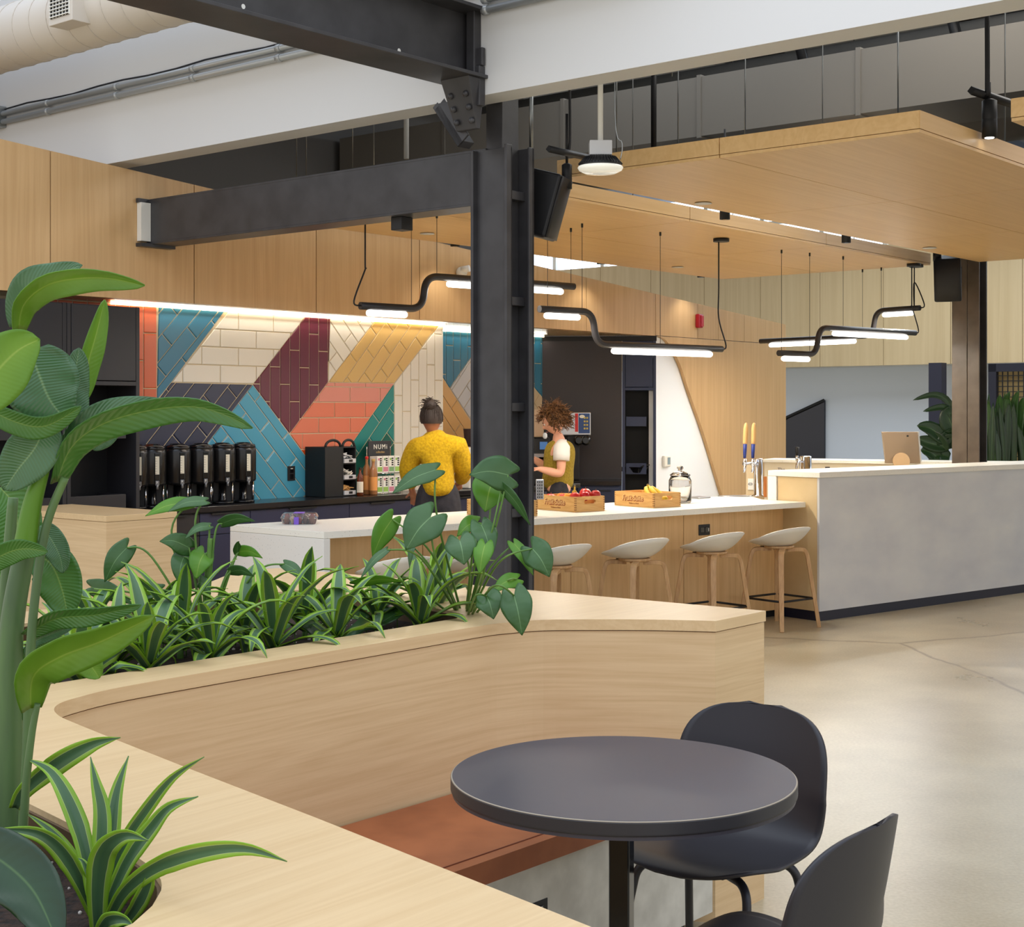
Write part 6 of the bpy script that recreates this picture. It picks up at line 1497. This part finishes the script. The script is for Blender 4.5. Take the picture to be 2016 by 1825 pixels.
# ---- pixel placed leaves (real distance and size)
def PP(lst, Y):
    out = []
    for i, q in enumerate(lst):
        yy = Y if not isinstance(Y, (list, tuple)) else Y[0]+(Y[1]-Y[0])*i/(len(lst)-1)
        out.append(P(q[0], q[1], q[2] if len(q) > 2 else yy))
    return out
def hleaf(t, A, B, w_, Y, mt=None, tilt=0, root=None, bend=None, dY=.04, pr='heart', lobe=.75, curl=.12):
    a, b_ = P(A[0], A[1], Y), P(B[0], B[1], Y-dY); mid = (a+b_)/2+Vector((0, -.01, .012)); hw = w_/F*Y/2
    m = M(); leaf(m, [a, mid, b_], hw, tilt=tilt, prof=pr, fold=.10, lobe=lobe, nx=10, ns=14, curl=curl, wave=.03); l_ = thicken(m.build('leaf', mt or LHRT, t))
    if root is not None:
        r_ = Vector(root); k_ = a.lerp(r_, .5)+Vector((0, 0, (a-r_).length*.12)) if bend is None else P(bend[0], bend[1], Y)
        m = M(); m.tube(smoothpts([r_, k_, a], 8), [.0045-.002*i/16 for i in range(17)], 7); m.build('petiole', LSTEM, t)
    return l_
r_ = onN(915, 1200, 3.27); r_.z = .88
t = thing('philodendron_plant', r_, 'large heart leaved philodendron spilling over the planter next to the black column', 'plant')
Yb = 4.72
for A, B, w_, Y, mt, tl, bd in [((858, 925), (772, 972), 46, Yb, LHRT, .5, (861, 1020)), ((1000, 935), (924, 935), 74, Yb-.05, LHRT, .25, (975, 1040)), ((968, 952), (955, 1008), 76, Yb+.02, LHRL, -.1, (958, 1060)),
        ((988, 958), (1044, 1034), 30, Yb-.06, LHRT, .7, (960, 1080)), ((772, 1022), (733, 1097), 50, Yb+.03, LHRL, -.3, (850, 1090)), ((848, 1018), (799, 1083), 82, Yb-.1, LHRT, .2, (858, 1100)),
        ((905, 1064), (914, 1112), 68, Yb-.12, LHRT, .0, (925, 1130)), ((948, 1034), (968, 1096), 56, Yb-.06, LHRT, -.35, (935, 1110)), ((955, 1072), (944, 1130), 42, Yb-.14, LHRL, .2, (950, 1140)),
        ((940, 1028), (900, 1056), 40, Yb+.02, LHRL, .4, (930, 1090)), ((762, 1082), (709, 1140), 20, Yb-.1, LHRT, .6, (830, 1100)), ((1048, 1080), (1082, 1136), 64, Yb-.1, LHRT, .1, (980, 1110)),
        ((1012, 1070), (1050, 1133), 34, Yb-.04, LHRL, -.6, (960, 1125)), ((958, 1174), (972, 1219), 58, 4.50, LHRT, .1, (935, 1175)), ((1012, 1172), (1028, 1251), 68, 4.40, LHRT, .15, (970, 1155)),
        ((1018, 1140), (968, 1168), 36, 4.55, LHRL, .4, (990, 1150)), ((812, 1075), (806, 1118), 16, Yb+.05, LHRT, .6, (850, 1120)), ((700, 1150), (796, 1145), 30, 4.6, LHRL, .8, None)]:
    hleaf(t, A, B, w_, Y, mt, tl, r_, bd)
r_ = onN(405, 1200, 3.62); r_.z = .88
t = thing('philodendron_plant', r_, 'tall climbing philodendron in the middle of the planter before the dark cabinets', 'plant')
Ya = 4.5
m = M(); m.tube(smoothpts([r_, P(412, 1100, Ya), P(414, 1060, Ya)], 6), [.008]*13, 8); m.build('main_stem', LSTEM, t)
for A, B, w_, mt, tl, bd in [((374, 990), (286, 1016), 34, LHRL, .5, (338, 1060)), ((404, 986), (330, 1008), 26, LHRT, .6, (384, 1040)), ((438, 1030), (502, 1026), 28, LHRT, .4, (422, 1060)), ((412, 1035), (364, 1061), 22, LHRT, .6, (412, 1060)),
        ((372, 1078), (314, 1066), 44, LHRT, .1, (380, 1120)), ((362, 1096), (352, 1148), 46, LHRT, -.2, (380, 1120)), ((402, 1090), (386, 1140), 50, LHRL, .1, (405, 1110)), ((250, 1078), (206, 1146), 48, LHRT, -.15, (300, 1098)),
        ((470, 1086), (517, 1099), 26, LHRL, .3, (455, 1120)), ((467, 1088), (471, 1066), 18, LHRT, .2, None), ((180, 1156), (262, 1190), 42, LHRT, .2, (300, 1180)), ((318, 1160), (266, 1190), 34, LHRT, .5, (360, 1180)),
        ((392, 1146), (415, 1170), 32, LHRT, .3, (400, 1160)), ((560, 1110), (605, 1150), 26, LHRT, -.3, (500, 1130)), ((455, 1125), (500, 1135), 26, LHRT, .5, (440, 1150)), ((330, 1205), (290, 1235), 40, LHRT, .2, None), ((430, 1230), (400, 1262), 44, LHRT, .2, None), ((560, 1225), (520, 1250), 36, LHRT, .3, None)]:
    hleaf(t, A, B, w_, Ya if A[1] < 1200 else 4.25, mt, tl, r_, bd)
# filler foliage deep in the trough
r_ = onN(620, 1200, 3.5); r_.z = .885
t = thing('pothos_plant', r_, 'variegated pothos with glossy pointed leaves low among the dracaenas', 'plant')
rr = random.Random(21)
for k in range(34):
    px = rr.uniform(190, 900); n_ = rr.uniform(3.3, 3.75); q = onN(px, 1200, n_); q.z = .90+rr.uniform(0, .05); a = rr.uniform(0, 6.28); ln = rr.uniform(.07, .12)
    d_ = Vector((math.cos(a), math.sin(a), rr.uniform(-.1, .5))).normalized(); z0_ = Vector((q.x, q.y, .885))
    m = M(); leaf(m, [q, q+d_*ln*.5+Vector((0, 0, .01)), q+d_*ln], ln*.36, up=Vector((0, -.35, 1)), prof='heart', fold=.15, lobe=.4, nx=6, ns=8); thicken(m.build('leaf', rr.choice((LHRT, LHRT, LHRL)), t))
    m = M(); m.tube([z0_, q], .002, 5); m.build('petiole', LSTEM, t)
# ---- bird of paradise, close at the left
r_ = P(22, 1735, 2.28); r_.z = .87
t = thing('bird_of_paradise', r_, 'tall bird of paradise with long paddle leaves at the left edge', 'plant')
def pleaf(sp, hw, Y, mt, tilt=0, prof='paddle', fold=.22, wave=.04, curl=0):
    m = M(); Yb_ = Y if not isinstance(Y, tuple) else (Y[0]+Y[1])/2
    leaf(m, PP(sp, Y), hw/F*Yb_, tilt=tilt, prof=prof, fold=fold, nx=12, ns=26, wave=wave, curl=curl); return thicken(m.build('leaf', mt, t), .0014)
def pstem(sp, r0, r1, Y, mt=None):
    q = smoothpts(PP(sp, Y), 7); n_ = len(q)-1; m = M(); m.tube(q, [(r0+(r1-r0)*i/n_)/F*(Y if not isinstance(Y, tuple) else Y[0]) for i in range(n_+1)], 14); return m.build('stalk', mt or LSTK, t)
pleaf([(36, 648), (46, 600), (90, 562), (150, 548), (215, 548), (285, 562)], 30, (2.35, 2.2), LPADL, .5, fold=.5)
pleaf([(34, 646), (40, 590), (62, 556), (110, 540), (162, 522)], 30, (2.37, 2.32), LBLU, -.5, fold=.2)
pleaf([(160, 785), (172, 720), (190, 655), (206, 590)], 22, 2.42, LPADL, .3, fold=.6)
pleaf([(-60, 800), (-10, 735), (35, 690), (78, 668)], 62, (2.1, 2.15), LPADL, .1, fold=.1)
pleaf([(60, 690), (78, 740), (100, 790), (135, 832)], 74, 2.25, LBLU, .15, fold=.1)
pleaf([(150, 830), (140, 770), (150, 720), (155, 685)], 34, 2.28, LBLU, .4)
pleaf([(112, 948), (140, 880), (200, 835), (290, 808), (378, 800), (440, 815), (497, 843)], 34, (2.28, 2.1), LPAD, .55, fold=.45)
pleaf([(118, 930), (150, 850), (210, 808), (290, 796), (345, 798)], 22, (2.3, 2.18), LBLU, -.4)
pleaf([(92, 830), (70, 880), (35, 925), (8, 965)], 50, 2.24, LBLU, .1)
pleaf([(-30, 800), (30, 830), (90, 838), (160, 800)], 26, 2.2, LPAD, .5, fold=.3)
pleaf([(180, 880), (215, 860), (235, 845)], 16, 2.4, LBLU, .2)
pstem([(48, 1090), (62, 1000), (85, 920), (112, 832)], 24, 9, 2.26, LPADL)
pstem([(22, 1740), (20, 1500), (22, 1250), (50, 1080)], 30, 20, 2.3)
pstem([(40, 1720), (52, 1500), (62, 1250), (88, 1050), (128, 940)], 10, 8, 2.26)
pstem([(44, 1700), (50, 1560), (62, 1450), (74, 1385)], 9, 6, 2.2)
pstem([(-2, 1740), (-10, 1500), (10, 1180), (26, 980)], 16, 10, 2.34)
pleaf([(-50, 1130), (0, 1095), (45, 1080), (94, 1086)], 26, 2.15, LPAD, .4)
pleaf([(80, 1035), (100, 1060), (118, 1095), (124, 1128)], 26, 2.38, LBLU, .2)
pleaf([(66, 1090), (100, 1110), (122, 1160), (134, 1215)], 46, 2.4, LPAD, .1)
pleaf([(0, 960), (30, 1000), (30, 1080), (-10, 1150)], 50, 2.45, LPAD, .2)
pleaf([(52, 1250), (110, 1218), (190, 1210), (278, 1191)], 22, (2.3, 2.2), LPAD, .5, fold=.4)
pleaf([(60, 1394), (66, 1330), (120, 1292), (200, 1262), (304, 1212)], 42, (2.22, 2.08), LPADL, .35, fold=.35)
pleaf([(140, 1278), (170, 1300), (196, 1335)], 30, 2.3, LPADL, .2)
pleaf([(44, 1330), (60, 1290), (118, 1255)], 22, 2.34, LPAD, .3)
pleaf([(52, 1290), (70, 1262), (112, 1245), (145, 1234)], 12, 2.3, LBLU, .2)
pleaf([(-60, 1660), (10, 1700), (70, 1760), (115, 1860)], 62, (1.95, 1.85), LDRK, .1, fold=.15)
pleaf([(40, 1420), (44, 1405), (56, 1392)], 6, 2.3, LPAD)
# ---- near dracaena, leaf by leaf
r_ = P(200, 1812, 2.1); r_.z = .87
t = thing('dracaena_plant', r_, 'lime striped dracaena closest to the camera, by the round end of the planter opening', 'plant')
def dleaf(sp, hw, Y, tilt=.3, fold=.35):
    m = M(); Yb_ = Y if not isinstance(Y, tuple) else (Y[0]+Y[1])/2
    leaf(m, PP(sp, Y), hw/F*Yb_*1.15, tilt=tilt, prof='blade', fold=fold, nx=8, ns=26, wave=.06); return thicken(m.build('leaf', LDR, t), .001)
dleaf([(30, 1590), (49, 1556), (110, 1505), (180, 1466), (237, 1452)], 20, (2.25, 2.2), .2)
dleaf([(185, 1800), (168, 1680), (140, 1590), (100, 1520), (52, 1494)], 18, (2.12, 2.2), .25)
dleaf([(195, 1800), (198, 1680), (200, 1600), (188, 1540), (178, 1490)], 17, (2.12, 2.16), .2)
dleaf([(205, 1790), (220, 1640), (230, 1560), (253, 1488)], 16, (2.14, 2.2), -.2)
dleaf([(205, 1800), (240, 1670), (290, 1590), (340, 1530), (402, 1490)], 13, (2.12, 2.1), .3)
dleaf([(205, 1800), (250, 1700), (300, 1630), (335, 1590), (390, 1568)], 17, (2.1, 2.05), -.3)
dleaf([(192, 1830), (192, 1740), (205, 1675), (245, 1645), (292, 1655)], 24, (2.05, 1.98), .2)
dleaf([(212, 1815), (245, 1755), (310, 1705), (400, 1676), (485, 1670), (565, 1696)], 20, (2.04, 1.92), .35)
dleaf([(190, 1810), (160, 1740), (120, 1675), (70, 1640), (-10, 1632)], 17, (2.08, 2.0), -.2)
dleaf([(190, 1800), (150, 1700), (105, 1640), (50, 1600)], 10, (2.16, 2.2), .1)
dleaf([(235, 1830), (265, 1790), (290, 1740), (297, 1700)], 16, (2.03, 2.0), .4)
dleaf([(190, 1850), (210, 1815), (240, 1810), (262, 1822)], 16, (1.98, 1.94), .2)
dleaf([(186, 1820), (184, 1760), (165, 1700), (150, 1690)], 14, (2.06, 2.06), .2)
m = M(); m.tube([r_, r_+Vector((0, 0, .04))], .012, 8); m.build('stem', LSTEM, t)
# ---- dark plants beyond the reception desk
rr = random.Random(5)
r_ = P(1850, 905, 16.5); r_.z = 0
t = thing('rubber_plant', r_, 'dark leafy indoor plant left of the far column behind the computer', 'plant')
m = M(); m.tube(smoothpts([r_, Vector((r_.x, r_.y, .8)), P(1862, 860, 16.5)], 5), .02, 8); m.build('stem', LSTEM, t)
m = M(); m.lathe([(.2, 0), (.25, .4), (.25, .45), (.2, .45)], r_, 20); m.build('pot', BLK, t)
for sp, hw in [([(1880, 830), (1866, 790), (1838, 777), (1797, 788)], 7), ([(1878, 830), (1860, 802), (1817, 810)], 7), ([(1880, 850), (1868, 820), (1880, 802)], 22), ([(1862, 870), (1835, 845), (1805, 838)], 16), ([(1866, 880), (1830, 872), (1805, 862)], 16),
               ([(1850, 905), (1832, 890), (1812, 886)], 14), ([(1860, 890), (1850, 870), (1838, 850)], 16), ([(1858, 865), (1875, 870), (1886, 880)], 16), ([(1870, 900), (1850, 895), (1836, 902)], 14), ([(1876, 840), (1882, 860), (1886, 890)], 18), ([(1850, 880), (1868, 856), (1880, 845)], 14)]:
    m = M(); leaf(m, PP(sp, 16.4), hw/F*16.4, prof='paddle', fold=.2, nx=6, ns=12, tilt=rr.uniform(-.3, .3)); thicken(m.build('leaf', LDRK, t), .002)
r_ = P(1990, 905, 16.0); r_.z = 0
t = thing('snake_plant', r_, 'dense dark green upright plants at the right edge behind the far column', 'plant')
m = M(); m.box(r_.x-.35, r_.x+.45, r_.y-.2, r_.y+.2, 0, .7); m.build('pot', BLK, t)
for k in range(46):
    x0 = rr.uniform(1945, 2050); h_ = rr.uniform(765, 850); lean = rr.uniform(-18, 18); y_ = rr.uniform(15.8, 16.3)
    m = M(); leaf(m, [P(x0, 925, y_), P(x0+lean*.3, (925+h_)/2, y_), P(x0+lean, h_, y_)], rr.uniform(5, 9)/F*16, prof='blade', fold=.3, nx=4, ns=10, tilt=rr.uniform(-.6, .6)); thicken(m.build('leaf', rr.choice((LDRK, LDRK, LHRT)), t), .002)
for k in range(8):
    x0 = 1950+k*11; m = M(); leaf(m, [P(x0, 860, 15.9), P(x0+rr.uniform(-10, 10), 800, 15.9), P(x0+rr.uniform(-20, 20), rr.uniform(766, 790), 15.8)], 9/F*16, prof='paddle', fold=.2, nx=6, ns=10, tilt=rr.uniform(-.5, .5)); thicken(m.build('leaf', LHRT, t), .002)
